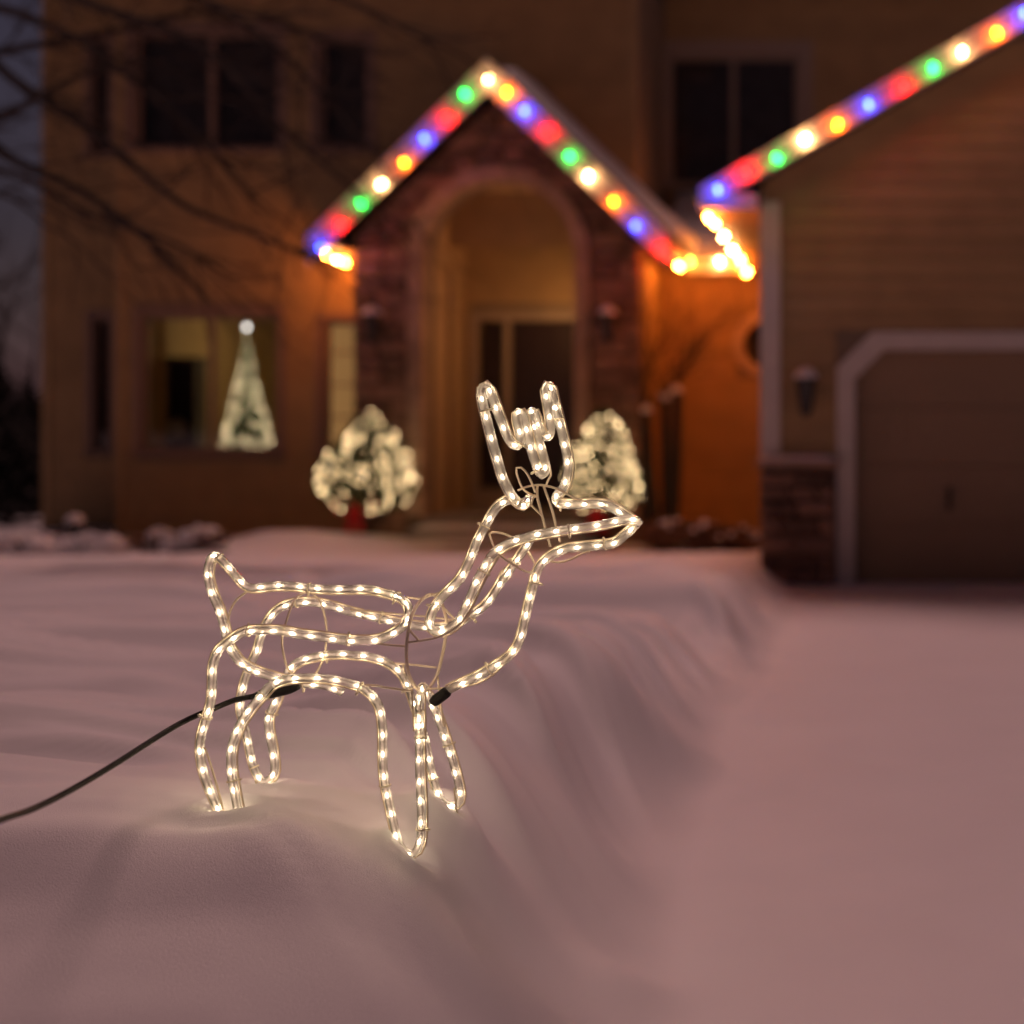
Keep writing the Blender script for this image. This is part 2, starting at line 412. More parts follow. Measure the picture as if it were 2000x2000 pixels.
for h in (h_up1, h_up2): MB().box(h[0]-0.05, h[1]+0.05, WY+0.24, WY+0.26, h[2]-0.05, h[3]+0.05).build('curtain', M['dark_room_sheet'], house)  # dark sheets standing in for the unlit rooms behind the glass
MB().box(nw[0]-0.02, nw[1]+0.02, WY+0.19, WY+0.20, nw[2]-0.02, nw[3]+0.02).build('window_blind', BLIND, house)  # blind emits by itself in place of room light behind it
# side of the main block (faces the garage), back shell and roof
MB().box(mx1-0.16, mx1, WY+0.16, 24, -0.1, HH).build('side_wall', M['siding_back'], house)
zz = 3.0
MB().box(X(85, LY), mx1-0.17, 23.8, 24, -0.1, HH).build('back_wall', M['siding_back'], house)
# eave and roof of the main block
def slab(name, p, thick, m, parent):
    """p = 4 corner points (world) of the underside, counter-clockwise from above"""
    a = [Vector(q) for q in p]; n = (a[1]-a[0]).cross(a[2]-a[0]).normalized()
    if n.z < 0: n = -n; a = a[::-1]
    v = a + [q+n*thick for q in a]
    return MB().add(v, [(3,2,1,0),(4,5,6,7),(0,1,5,4),(1,2,6,5),(2,3,7,6),(3,0,4,7)]).build(name, m, parent)
def snow_slab(p, lift, thick, parent, seed=0, nu=40, nv=10):
    a = [Vector(q) for q in p]; n = (a[1]-a[0]).cross(a[2]-a[0]).normalized()
    if n.z < 0: n = -n
    v = []; f = []
    rs = np.random.default_rng(seed)
    for iu in range(nu+1):
        for iv in range(nv+1):
            u, t = iu/nu, iv/nv
            q = (a[0].lerp(a[1], u)).lerp(a[3].lerp(a[2], u), t)
            e = min(u*nu, (nu-u*nu), t*nv, nv-t*nv)
            k = 0.0 if e < 0.5 else (0.75 if e < 1.5 else 1.0)
            ns = float(vnoise(np.array([q.x*1.7+seed]), np.array([q.y*1.7+q.z]))[0])
            v.append(q + n*(lift + thick*k*(1+0.22*ns)))
    for iu in range(nu):
        for iv in range(nv):
            b = iu*(nv+1)+iv; f.append((b, b+nv+1, b+nv+2, b+1))
    # underside
    m0 = len(v); v += [q+n*(lift-0.002) for q in a]; f.append((m0+3, m0+2, m0+1, m0))
    me = mesh_from('snow', v, f, M['roof_snow'], True)
    return place('snow', me, parent)
ex0, ex1 = X(85, LY)-0.4, mx1+0.35
r = slab('roof', [(ex0, WY-0.5, HH-0.1), (ex1, WY-0.5, HH-0.1), (ex1, 20.3, HH+2.0), (ex0, 20.3, HH+2.0)], 0.1, M['shingle'], house)
snow_slab([(ex0, WY-0.5, HH-0.1), (ex1, WY-0.5, HH-0.1), (ex1, 20.3, HH+2.0), (ex0, 20.3, HH+2.0)], 0.1, 0.14, r, 3)
slab('roof', [(ex0, 20.3, HH+2.0), (ex1, 20.3, HH+2.0), (ex1, 24.4, HH-0.1), (ex0, 24.4, HH-0.1)], 0.1, M['shingle'], house)
MB().box(ex0, ex1, WY-0.53, WY-0.5, HH-0.32, HH-0.02).build('fascia', M['fascia'], house)
MB().box(ex0, ex1, WY-0.5, WY-0.031, HH-0.22, HH-0.19).build('soffit', M['soffit'], house)

# ---- left wing, set back
lx0, lx1 = X(85, LY), mx0+0.16
h_l1 = (X(182, LY), X(216, LY), Z(880, LY), Z(620, LY)); h_l2 = (X(180, LY), X(214, LY), Z(300, LY), Z(75, LY))
lw = grid_wall('wall', lx0, lx1, -0.1, HH, LY, 0.16, [h_l1, h_l2], M['siding_back'])
siding(lw, lx0+0.1, lx1, 0, HH, LY, [grow(h_l1), grow(h_l2)])
MB().box(lx0, lx0+0.1, LY-0.04, LY, 0, HH).build('corner_board', M['siding'], lw)
window(*h_l1, LY, mt=dkfr, fw=0.04, label='slim dark ground floor window of the set-back wing')
window(*h_l2, LY, mt=dkfr, fw=0.04, label='slim dark upper window of the set-back wing')
for h in (h_l1, h_l2): MB().box(h[0]-0.05, h[1]+0.05, LY+0.24, LY+0.26, h[2]-0.05, h[3]+0.05).build('curtain', M['dark_room_sheet'], house)  # same dark sheets imitate the unlit interior of the wing
MB().box(lx0, lx0+0.16, LY+0.16, 23.8, -0.1, HH).build('side_wall', M['siding_back'], house)
MB().box(mx0, mx0+0.16, WY+0.16, LY, -0.1, HH).build('side_wall', M['siding_back'], house)

# ---- the lit room behind the window
rx0, rx1, ry0, ry1, rz0, rz1 = mx0+0.2, px0-0.55, WY+0.165, 20.2, 0.2, 2.95
room = MB()
room.add([(rx0,ry0,rz0),(rx1,ry0,rz0),(rx1,ry1,rz0),(rx0,ry1,rz0),(rx0,ry0,rz1),(rx1,ry0,rz1),(rx1,ry1,rz1),(rx0,ry1,rz1)],
         [(0,1,2,3),(7,6,5,4),(2,6,7,3),(1,5,6,2),(0,3,7,4)])
room.build('interior_wall', M['room'], house)
# ---- porch: stone gable with an arch
AX0, AX1 = X(825, PY), X(1125, PY); acx = (AX0+AX1)/2; AR = (AX1-AX0)/2; ASP = Z(500, PY)
EAVE = 3.48; PAPEX = 5.44; PHW = 2.04; PSL = (PAPEX-EAVE)/PHW
wt = 0.10
zl = lambda z: None
poly = [(px0, -0.1), (AX0, -0.1)]
for k in range(0, 25):
    a = math.pi - math.pi*k/24; poly.append((acx+AR*math.cos(a), ASP+AR*math.sin(a)))
poly += [(AX1, -0.1), (px1, -0.1)]
hw = (px1-px0)/2
tz = lambda x: PAPEX-0.22-PSL*abs(x-pcx)
poly += [(px1, tz(px1)), (pcx, tz(pcx)), (px0, tz(px0))]
porch_wall = MB().prism(poly, PY+0.06, PY+0.45).build('stone_wall', M['mortar'], house)
RING = 0.17
def porch_spans(z):
    l = px0; rr = px1
    if z > tz(px0): d = (PAPEX-0.22-z)/PSL; l, rr = pcx-d, pcx+d
    if rr-l < 0.05: return []
    if z < ASP: hwz = AR+RING
    elif z < ASP+AR+RING: hwz = math.sqrt(max(0, (AR+RING)**2-(z-ASP)**2))
    else: hwz = 0
    if hwz <= 0.01: return [(l, rr)]
    return [(a, b) for a, b in ((l, acx-hwz), (acx+hwz, rr)) if b-a > 0.06]
def stones(parent, spans, z0, z1, y, rowh=(0.14, 0.21), wid=(0.2, 0.46)):
    z = z0; k = 0
    while z < z1-0.04:
        hgt = min(random.uniform(*rowh), z1-z); g = 0.008
        s0, s1 = spans(z+g), spans(z+hgt-g)
        if len(s0) != len(s1): s0 = s1 = spans(z+hgt*0.5) if len(spans(z+hgt*0.5)) else s1
        for (a0, b0), (a1, b1) in zip(s0, s1):
            wd = b0-a0; cuts = [0.0]; u = 0
            while True:
                u += random.uniform(*wid)/max(wd, 0.01)
                if u > 1-0.12/max(wd, .01): break
                cuts.append(u)
            cuts.append(1.0)
            for ua, ub in zip(cuts, cuts[1:]):
                j = lambda s=0.008: random.uniform(-s, s)
                A0, B0 = a0+(b0-a0)*ua+g, a0+(b0-a0)*ub-g; A1, B1 = a1+(b1-a1)*ua+g, a1+(b1-a1)*ub-g
                if B0-A0 < 0.02: continue
                if B1-A1 < 0.02: B1 = A1+0.02
                pr = random.uniform(0.005, 0.04); ch = 0.015
                outer = [(A0, z+g), (B0, z+g), (B1, z+hgt-g), (A1, z+hgt-g)]
                outer = [(p+j(0.006), q+j(0.005)) for p, q in outer]
                cx = sum(p for p, q in outer)/4; cz = sum(q for p, q in outer)/4
                inn = [(p+(cx-p)*ch*4/max(0.12, abs(B0-A0)), q+(cz-q)*ch*4/0.17) for p, q in outer]
                v = [(p, y+0.062, q) for p, q in outer] + [(p, y+0.01-pr*0.5, q) for p, q in outer] + [(p, y-pr-random.uniform(0, 0.012), q) for p, q in inn]
                f = []
                for base in (0, 4):
                    f += [(base+i, base+(i+1) % 4, base+4+(i+1) % 4, base+4+i) for i in range(4)]
                f.append((8, 9, 10, 11))
                place('stone', mesh_from('stone', v, f, M['stone']), parent)
        z += hgt
stones(porch_wall, porch_spans, 0.0, PAPEX-0.35, PY)
# arch ring and jamb blocks
def wedge(poly, y0, y1, name, m, parent): return MB().prism(poly, y0, y1).build(name, m, parent)
NV = 17
for k in range(NV):
    a0 = math.pi - math.pi*(k+0.03)/NV; a1 = math.pi - math.pi*(k+0.97)/NV
    r0, r1 = AR-0.01, AR+RING-0.01+random.uniform(-.008, .004)
    wedge([(acx+r0*math.cos(a0), ASP+r0*math.sin(a0)), (acx+r0*math.cos(a1), ASP+r0*math.sin(a1)), (acx+r1*math.cos(a1), ASP+r1*math.sin(a1)), (acx+r1*math.cos(a0), ASP+r1*math.sin(a0))],
          PY-0.05-random.uniform(0, .012), PY+0.2, 'arch_stone', M['arch_stone'], porch_wall)
for s in (-1, 1):
    z = 0.36
    while z < ASP-0.02:
        hh = min(0.29, ASP-z-0.005); xi = acx+s*(AR-0.01); xo = acx+s*(AR+RING-0.01+random.uniform(-.008, .004))
        MB().box(min(xi, xo), max(xi, xo), PY-0.05-random.uniform(0, .012), PY+0.2, z+0.005, z+hh-0.005).build('jamb_stone', M['arch_stone'], porch_wall); z += hh
# porch sides, ceiling, back wall with the door
MB().box(px0, AX0-0.012, PY+0.46, WY-0.05, -0.1, EAVE-0.1).build('porch_side', M['plaster'], house)
MB().box(AX1+0.012, px1, PY+0.46, BY-0.002, -0.1, EAVE-0.1).build('porch_side', M['siding'], house)
MB().box(AX0-0.16, AX0-0.013, WY+0.17, BY-0.002, -0.1, EAVE-0.1).build('porch_side', M['plaster'], house)
MB().box(AX0-0.16, AX1+0.16, PY+0.46, BY-0.002, 4.3, 4.36).build('porch_ceiling', M['plaster'], house)
for s, xx in ((-1, AX0), (1, AX1)): MB().box(min(xx, xx+s*0.14), max(xx, xx+s*0.14), PY+0.47, BY-0.003, EAVE-0.09, 4.295).build('porch_upper_side', M['plaster'], house)
# recessed wall (porch back + wall by the garage)
DZ = 0.37
dx0, dx1, dzt = X(998, BY), X(1128, BY), Z(626, BY)
sx0, sx1 = X(936, BY), X(986, BY)
h_door = (dx0, dx1, -0.1, dzt); h_side = (sx0, sx1, DZ+0.25, dzt)
gcx = X(1497, BY); gcz = Z(672, BY)
h_round = (gcx-0.30, gcx+0.30, gcz-0.30, gcz+0.30)
RX1 = X(1490, GY)+0.14
bw = grid_wall('wall', AX0-0.3, RX1, -0.1, EAVE-0.0, BY, 0.16, [h_door, h_side, h_round], M['siding_back'])
bwu = MB().box(AX0-0.3, AX1+0.3, BY+0.001, BY+0.16, EAVE, 4.4).build('wall', M['siding_back'], house)
siding(bw, AX0, RX1-0.02, DZ, EAVE-0.05, BY, [(sx0-0.11, dx1+0.11, -1, dzt+0.12), (gcx-0.38, gcx+0.38, gcz-0.36, gcz+0.36)])
siding(bwu, AX0, AX1, EAVE-0.05, 4.28, BY+0.001)
siding(bw, px1, RX1-0.02, 0.04, DZ, BY)
# round window
M['door_ring'] = mat('window_ring', (0.55, 0.42, 0.30), 0.6)
rw = MB()
def ring(mb, cx, cz, r0, r1, y0, y1, n=32):
    v = []; f = []
    for k in range(n):
        a = 2*math.pi*k/n; c, s = math.cos(a), math.sin(a)
        v += [(cx+r0*c, y0, cz+r0*s), (cx+r1*c, y0, cz+r1*s), (cx+r1*c, y1, cz+r1*s), (cx+r0*c, y1, cz+r0*s)]
    for k in range(n):
        b = 4*k; d = 4*((k+1) % n)
        for q in range(4): f.append((b+q, b+(q+1) % 4, d+(q+1) % 4, d+q))
    return mb.add(v, f)
ring(rw, gcx, gcz, 0.29, 0.43, BY-0.055, BY+0.08)
rwo = rw.build('round_window', M['door_ring'], house); rwo['label'] = 'round window with a broad ring'
v = [(gcx, BY+0.05, gcz)] + [(gcx+0.31*math.cos(2*math.pi*k/32), BY+0.05, gcz+0.31*math.sin(2*math.pi*k/32)) for k in range(32)]
place('pane', mesh_from('pane', v, [(0, 1+k, 1+(k+1) % 32) for k in range(32)], M['glass']), rwo)
MB().box(gcx-0.36, gcx+0.36, BY+0.2, BY+0.22, gcz-0.36, gcz+0.36).build('curtain', M['dark_room_sheet'], house)  # dark sheet behind the ring imitates an unlit interior
# door, sidelight
df = MB(); tw = 0.10
df.box(sx0-tw, sx0, BY-0.05, BY+0.06, DZ, dzt+tw).box(sx1, dx0, BY-0.05, BY+0.06, DZ, dzt).box(dx1, dx1+tw, BY-0.05, BY+0.06, DZ, dzt+tw).box(sx0, dx1, BY-0.052, BY+0.06, dzt, dzt+tw)
df.box(sx0, sx1, BY-0.04, BY+0.06, DZ, DZ+0.25)
M['door_trim'] = mat('door_trim', (0.42, 0.33, 0.24), 0.5, noise=0.05)
df.build('door_frame', M['door_trim'], house)
door = MB().box(dx0+0.004, dx1-0.004, BY+0.02, BY+0.065, DZ+0.01, dzt-0.004).build('door', M['door'], house)
dw = dx1-dx0; dh = dzt-DZ
for (ua, ub, va, vb) in ((.12, .46, .06, .30), (.54, .88, .06, .30), (.12, .46, .36, .66), (.54, .88, .36, .66), (.12, .46, .72, .94), (.54, .88, .72, .94)):
    MB().box(dx0+ua*dw, dx0+ub*dw, BY+0.008, BY+0.021, DZ+va*dh, DZ+vb*dh).build('panel', M['door'], door)
MB().tube([(dx0+0.07, BY+0.02, DZ+1.0), (dx0+0.07, BY-0.03, DZ+1.0), (dx0+0.07, BY-0.035, DZ+1.01), (dx0+0.16, BY-0.035, DZ+1.01)], 0.012).build('handle', M['brass'], door)
sl = MB().box(sx0+0.002, sx1-0.002, BY+0.03, BY+0.036, DZ+0.25, dzt-0.002).build('sidelight', M['glass'], house)
MB().box(sx0-0.03, sx1+0.03, BY+0.2, BY+0.21, DZ+0.2, dzt).build('curtain', M['dark_room_sheet'], house)  # dark sheet stands in for the shade behind the sidelight
# floor and steps
fl = MB().box(AX0-0.01, AX1+0.01, PY+0.0, BY-0.004, -0.1, DZ).build('porch_floor', M['concrete'], house)
for k, (ya, yb, zb) in enumerate(((15.0, 15.335, 0.25), (14.65, 15.0, 0.125))):
    st = MB().box(AX0-0.05, AX1+0.25, ya, yb, -0.1, zb).build('step', M['concrete'], house)
    snow_slab([(AX0-0.03, ya+0.02, zb), (AX1+0.23, ya+0.02, zb), (AX1+0.23, yb, zb), (AX0-0.03, yb, zb)], 0.001, 0.05, st, 20+k, 24, 6)
# gable roof of the porch
RYF = 15.05
def rake_roof(cx, apex, halfw, eave, yf, yb, seed, thick=0.12, fas=0.21, st=0.15):
    sl_ = (apex-eave)/halfw
    for s in (-1, 1):
        p = [(cx+s*halfw, yf, eave), (cx, yf, apex), (cx, yb, apex), (cx+s*halfw, yb, eave)]
        ro = slab('roof', p, thick, M['shingle'], house)
        snow_slab(p, thick, st, ro, seed+s)
        # rake board on the front edge
        d = 0.03
        q = [(cx+s*halfw, eave+thick*0.9), (cx, apex+thick*1.2), (cx, apex+thick*1.2-fas-0.03), (cx+s*halfw, eave+thick*0.9-fas)]
        if s > 0: q = q[::-1]
        MB().prism(q, yf-d, yf-0.002).build('rake_board', M['fascia'], house)
        # eave gutter board
        MB().box(min(cx+s*halfw, cx+s*(halfw+d)), max(cx+s*halfw, cx+s*(halfw+d)), yf, yb, eave-0.01, eave+thick*0.9).build('eave_board', M['fascia'], house)
rake_roof(pcx, PAPEX, PHW, EAVE, RYF, 18.7, 31, fas=0.36)
MB().box(pcx-PHW+0.03, px0-0.002, RYF+0.0, WY-0.035, EAVE-0.03, EAVE-0.012).build('soffit', M['soffit'], house)
MB().box(px1+0.002, pcx+PHW, RYF+0.0, 16.66, EAVE-0.03, EAVE-0.012).build('soffit', M['soffit'], house)
# soffit under the porch rakes
for s in (-1, 1):
    p = [(pcx+s*PHW, RYF, EAVE-0.03), (pcx, RYF, PAPEX-0.03), (pcx, PY+0.05, PAPEX-0.03), (pcx+s*PHW, PY+0.05, EAVE-0.03)]
    slab('rake_soffit', p, 0.025, M['trim'], house)
# ---- roof over the recessed wall, eave at 16.7
EY = 16.68
rr_ = [(px1+0.0, EY, EAVE-0.02), (-0.95, EY, EAVE-0.02), (-0.95, UY, EAVE-0.02+0.58*(UY-EY)), (px1+0.0, UY, EAVE-0.02+0.58*(UY-EY))]
ro = slab('roof', rr_, 0.1, M['shingle'], house); snow_slab(rr_, 0.1, 0.13, ro, 44)
MB().box(px1+0.36, -1.47, EY-0.035, EY-0.003, EAVE-0.14, EAVE+0.10).build('eave_board', M['fascia'], house)
MB().box(px1+0.36, -1.47, EY, BY-0.035, EAVE-0.10, EAVE-0.07).build('soffit', M['soffit'], house)
# ---- upper storey behind it
ux0, ux1 = mx1, 4.5
h_u = (X(1305, UY), X(1560, UY), Z(362, UY), Z(108, UY))
uw = grid_wall('wall', ux0, ux1, 3.2, 7.9, UY+0.01, 0.16, [h_u], M['siding_back'])
siding(uw, ux0+0.02, ux1, 4.3, 7.9, UY+0.01, [grow(h_u)])
window(*h_u, UY+0.01, mull=[X(1432, UY)], mt=mat('upper_casing', (0.36, 0.28, 0.22), 0.6), cas=0.2, label='dark upper window with broad casing above the garage roof')
MB().box(h_u[0]-0.05, h_u[1]+0.05, UY+0.26, UY+0.28, h_u[2]-0.05, h_u[3]+0.05).build('curtain', M['dark_room_sheet'], house)  # dark sheet in place of the shaded room inside
p = [(ux0-0.2, UY-0.5, 7.7), (ux1+0.4, UY-0.5, 7.7), (ux1+0.4, 22, 9.3), (ux0-0.2, 22, 9.3)]
ro = slab('roof', p, 0.1, M['shingle'], house); snow_slab(p, 0.1, 0.14, ro, 51)
MB().box(ux0-0.2, ux1+0.4, UY-0.53, UY-0.5, 7.45, 7.78).build('fascia', M['fascia'], house)

# ---- garage
gx0, gx1 = X(1490, GY), 4.05; gcxx = (gx0+gx1)/2
GT = -1.446; GHW = gcxx-GT; GSL = 0.561; GEAVE = 3.40; GAPEX = GEAVE+GSL*GHW
gdx0, gdx1, gdz = X(1670, GY), X(1670, GY)+3.15, Z(684, GY)
gtz = lambda x: GAPEX-0.05-GSL*abs(x-gcxx)
gp = [(gx0, -0.1), (gdx0, -0.1), (gdx0, gdz), (gdx1, gdz), (gdx1, -0.1), (gx1, -0.1), (gx1, gtz(gx1)), (gcxx, gtz(gcxx)), (gx0, gtz(gx0))]
gw = MB().prism(gp, GY+0.001, GY+0.16).build('garage_wall', M['siding_back'], house)
sbz = Z(905, GY)
siding(gw, gx0+0.0, gx1, sbz+0.06, GAPEX-0.2, GY, [(gdx0-0.17, gdx1+0.17, -1, gdz+0.17), (gx0-1, gx0+0.16, -1, gtz(gx0)-0.2)],
       left=lambda z: gcxx-max(0.0, (GAPEX-0.06-z)/GSL) if z > gtz(gx0) else gx0, right=lambda z: gcxx+max(0.0, (GAPEX-0.06-z)/GSL) if z > gtz(gx1) else gx1)
MB().box(gx0-0.02, gx0+0.158, GY-0.06, GY, sbz+0.06, gtz(gx0)-0.2).build('corner_board', M['trim'], gw)
MB().box(gx0-0.02, gx0+0.0, GY, GY+0.16, sbz+0.06, gtz(gx0)-0.1).build('corner_board', M['trim'], gw)
# stone base left of the door
for (a, b) in ((gx0-0.02, gdx0-0.175), (gdx1+0.175, gx1)):
    MB().box(a+0.002, b-0.002, GY-0.06, GY, -0.1, sbz-0.025).build('mortar_bed', M['mortar'], gw)
    stones(gw, lambda z, a=a, b=b: [(a, b)], 0.0, sbz-0.03, GY-0.125, (0.12, 0.18), (0.16, 0.34))
    ca = MB().box(a-0.03, b+0.03, GY-0.2, GY-0.0, sbz-0.03, sbz+0.03).build('cap_stone', M['arch_stone'], gw)
    snow_slab([(a-0.02, GY-0.19, sbz+0.03), (b+0.02, GY-0.19, sbz+0.03), (b+0.02, GY-0.035, sbz+0.03), (a-0.02, GY-0.035, sbz+0.03)], 0.001, 0.05, ca, 61, 16, 6)
# casing with clipped corners
cw_ = 0.165
def clip_poly(x0, x1, z0, z1, c): return [(x0, z0), (x0, z1-c), (x0+c, z1), (x1-c, z1), (x1, z1-c), (x1, z0)]
o_ = clip_poly(gdx0-cw_, gdx1+cw_, -0.08, gdz+cw_, 0.32); i_ = clip_poly(gdx0, gdx1, -0.08, gdz, 0.26)
for k in range(5):
    q = [o_[k], i_[k], i_[k+1], o_[k+1]]
    MB().prism(q, GY-0.05, GY+0.10).build('door_casing', M['trim'], gw)
for s, xx in ((1, gdx0), (-1, gdx1)): MB().prism([(xx, gdz-0.26), (xx+s*0.26, gdz), (xx, gdz)][::s], GY+0.0015, GY+0.10).build('corner_panel', M['siding'], gw)
gd = empty('garage_door_tmp'); bpy.data.objects.remove(gd)
sec = (gdz+0.02)/4
gdoor = MB().box(gdx0, gdx1, GY+0.14, GY+0.16, -0.02, gdz).build('garage_door', M['garage_door'], house)
for k in range(4):
    za, zb = k*sec+0.004, (k+1)*sec-0.004
    MB().box(gdx0+0.003, gdx1-0.003, GY+0.10, GY+0.139, za, zb).build('door_section', M['garage_door'], gdoor)
hx = X(1856, GY); hz = Z(972, GY)
MB().box(hx-0.02, hx+0.02, GY+0.09, GY+0.1, hz-0.12, hz+0.10).tube([(hx, GY+0.1, hz-0.07), (hx, GY+0.05, hz-0.06), (hx, GY+0.05, hz+0.06), (hx, GY+0.1, hz+0.07)], 0.012).build('handle', M['dark_metal'], gdoor)
# side and back of the garage
MB().box(gx0, gx0+0.16, GY+0.161, UY, -0.1, gtz(gx0)-0.02).build('side_wall', M['siding'], house)
MB().box(gx1-0.16, gx1, GY+0.161, UY, -0.1, gtz(gx1)-0.02).build('side_wall', M['siding'], house)
rake_roof(gcxx, GAPEX, GHW, GEAVE, 11.6, UY, 71)
MB().box(GT+0.03, gx0-0.022, 11.631, BY-0.04, GEAVE-0.03, GEAVE-0.012).build('soffit', M['soffit'], house)
MB().box(GT, gx0-0.022, 11.598, 11.63, GEAVE-0.08, GEAVE+0.05).build('eave_return', M['fascia'], house)
for s in (-1, 1):
    p = [(gcxx+s*GHW, 11.6, GEAVE-0.03), (gcxx, 11.6, GAPEX-0.03), (gcxx, GY+0.05, GAPEX-0.03), (gcxx+s*GHW, GY+0.05, GEAVE-0.03)]
    slab('rake_soffit', p, 0.025, M['trim'], house)

# ------------------------------------------------------------------ wall lanterns
def lantern(x, y, z, label):
    """y = wall face; z = middle of the glass"""
    t = empty('wall_lantern', (x, y, z)); tag(t, label, 'lantern', 'wall lanterns')
    MB().box(x-0.05, x+0.05, y-0.025, y-0.001, z-0.05, z+0.12).build('back_plate', M['dark_metal'], t)
    MB().tube(smooth_path([(x, y-0.02, z+0.05), (x, y-0.06, z+0.19), (x, y-0.13, z+0.18)], 0.02), 0.009).build('bracket', M['dark_metal'], t)
    c = (x, y-0.13, z); q = MB()
    q.lathe([(0.0, -0.21), (0.02, -0.2), (0.045, -0.17), (0.045, -0.16), (0.0, -0.16)], c, 6)
    q.build('base', M['dark_metal'], t)
    MB().lathe([(0.042, -0.16), (0.08, 0.12)], c, 6).build('glass_shade', mat('lantern_glass', (0.05, 0.04, 0.04), 0.2), t)
    cage = MB()
    for k in range(6):
        a = 2*math.pi*k/6; cage.tube([(c[0]+0.045*math.cos(a), c[1]+0.045*math.sin(a), z-0.165), (c[0]+0.084*math.cos(a), c[1]+0.084*math.sin(a), z+0.125)], 0.005, 5)
    cage.build('cage', M['dark_metal'], t)
    MB().lathe([(0.0, 0.12), (0.105, 0.12), (0.10, 0.135), (0.04, 0.19), (0.0, 0.2)], c, 12).build('cap', M['dark_metal'], t)
    MB().lathe([(0.108, 0.137), (0.10, 0.175), (0.07, 0.215), (0.03, 0.235), (0.0, 0.24)], c, 14).build('snow', M['roof_snow'], t, True)
lantern(X(1576, GY), GY-0.03, Z(770, GY), 'dark metal wall lantern capped with snow beside the garage door')
lantern(X(736, PY), PY-0.03, Z(640, PY), 'snow-capped lantern on the stone pier beside the tall narrow window')
lantern(X(1192, PY), PY-0.03, Z(640, PY), 'snow-capped lantern on the stone pier above the bare stems')

# porch sconce on the inner face of the pier
lx_, ly_, lz_ = AX1, 16.15, 2.75
pl_ = empty('porch_lamp', (lx_, ly_, lz_)); tag(pl_, 'small glowing sconce inside the porch arch', 'lamp')
MB().box(lx_-0.02, lx_+0.011, ly_-0.05, ly_+0.05, lz_-0.08, lz_+0.08).build('back_plate', M['dark_metal'], pl_)
MB().tube([(lx_-0.02, ly_, lz_), (lx_-0.09, ly_, lz_)], 0.01).build('arm', M['dark_metal'], pl_)
MB().lathe([(0, -0.07), (0.04, -0.06), (0.055, 0), (0.04, 0.06), (0, 0.07)], (lx_-0.11, ly_, lz_), 14).build('glass_shade', emis('porch_glow', (1.0, 0.50, 0.18), 130), pl_, True)
# ------------------------------------------------------------------ christmas light strings
bulb_prof = [(0.0, -0.036), (0.008, -0.033), (0.016, -0.02), (0.019, -0.004), (0.017, 0.012), (0.011, 0.026), (0.009, 0.03)]
sock_prof = [(0.0, 0.028), (0.012, 0.028), (0.012, 0.055), (0.006, 0.06), (0.0, 0.06)]
bulb_me = {k: MB().lathe(bulb_prof, seg=10).mesh('bulb_'+k, m, True) for k, m in BULB.items()}
sock_me = MB().lathe(sock_prof, seg=8).mesh('socket', mat('socket_green', (0.02, 0.06, 0.03), 0.5))
def light_string(label, cable, bulbs, tilt=(R(90), 0, 0)):
    t = empty('light_string', cable[0]); tag(t, label, 'string lights', 'coloured light strings on the eaves')
    MB().tube(smooth_path(cable, 0.08), 0.004, 6).build('cable', M['rubber'], t)
    for p, c in bulbs:
        o = bpy.data.objects.new('bulb', bulb_me[c]); link(o, t); o.location = Vector(p)-t.location
        o.location += Vector((random.uniform(-.02, .02), random.uniform(-.008, .008), random.uniform(-.022, .022))); o.rotation_euler = (random.uniform(-.5, .5), random.uniform(-.9, .9), 0); k_ = random.uniform(0.95, 1.25); o.scale = (k_, k_, k_)
        s = bpy.data.objects.new('socket', sock_me); link(s, o)
def on_plane(lst, Y): return [(W(x, y, Y), c) for x, y, c in lst]
yb = RYF-0.030-0.062
g_left = on_plane([(626,479,'b'),(664,437,'r'),(707,397,'g'),(746,357,'w'),(788,314,'y'),(830,270,'b'),(871,228,'r'),(911,185,'g'),(954,152,'w')], yb)
g_right = on_plane([(986,176,'y'),(1022,213,'b'),(1066,256,'r'),(1111,305,'g'),(1152,346,'w'),(1197,391,'y'),(1244,438,'b'),(1291,486,'r')], yb)
light_string('multicoloured bulbs up the rake of the porch gable beside the tree window', [p for p, c in g_left], g_left)
light_string('multicoloured bulbs down the rake of the porch gable towards the garage', [p for p, c in g_right], g_right)
xl = pcx-PHW+0.04
pl = [((xl, y, EAVE-0.09+dz), c) for y, c, dz in ((15.15, 'W', 0), (15.45, 'Y', 0.0), (15.75, 'W', 0.0), (16.05, 'Y', 0))]
light_string('bright white and amber bulbs on the porch side eave by the narrow window', [p for p, c in pl], pl)
pr = [((pcx+PHW-0.05, y, EAVE-0.09), c) for y, c in ((15.40, 'r'), (15.75, 'r'), (16.25, 'Y'))]  # extra bulbs added to throw orange light on recessed wall and pier side
light_string('added red and amber bulbs under the porch side eave to light the wall', [p for p, c in pr], pr)
ye = EY-0.075
er = [(W(x, y, ye), c) for x, y, c in ((1346,513,'g'),(1408,513,'W'),(1448,512,'Y'))]
light_string('short run of green white and amber bulbs along the eave between porch and garage', [p for p, c in er], er)
xg = GT+0.03
gs = [((xg, y, GEAVE-0.09), c) for y, c in ((11.95, 'Y'), (12.5, 'Y'), (13.3, 'W'), (14.2, 'W'), (15.2, 'Y'), (16.1, 'Y'))]
light_string('amber and white bulbs on the garage side eave', [p for p, c in gs], gs)
yg = 11.57-0.062
gr = on_plane([(1403,372,'b'),(1457,338,'r'),(1518,307,'g'),(1573,275,'w'),(1635,238,'y'),(1696,203,'b'),(1762,166,'r'),(1821,133,'g'),(1880,98,'w'),(1944,60,'y'),(2000,26,'b'),(2060,-10,'r'),(2120,-44,'g')], yg)
light_string('long multicoloured run of bulbs up the garage gable rake', [p for p, c in gr], gr)

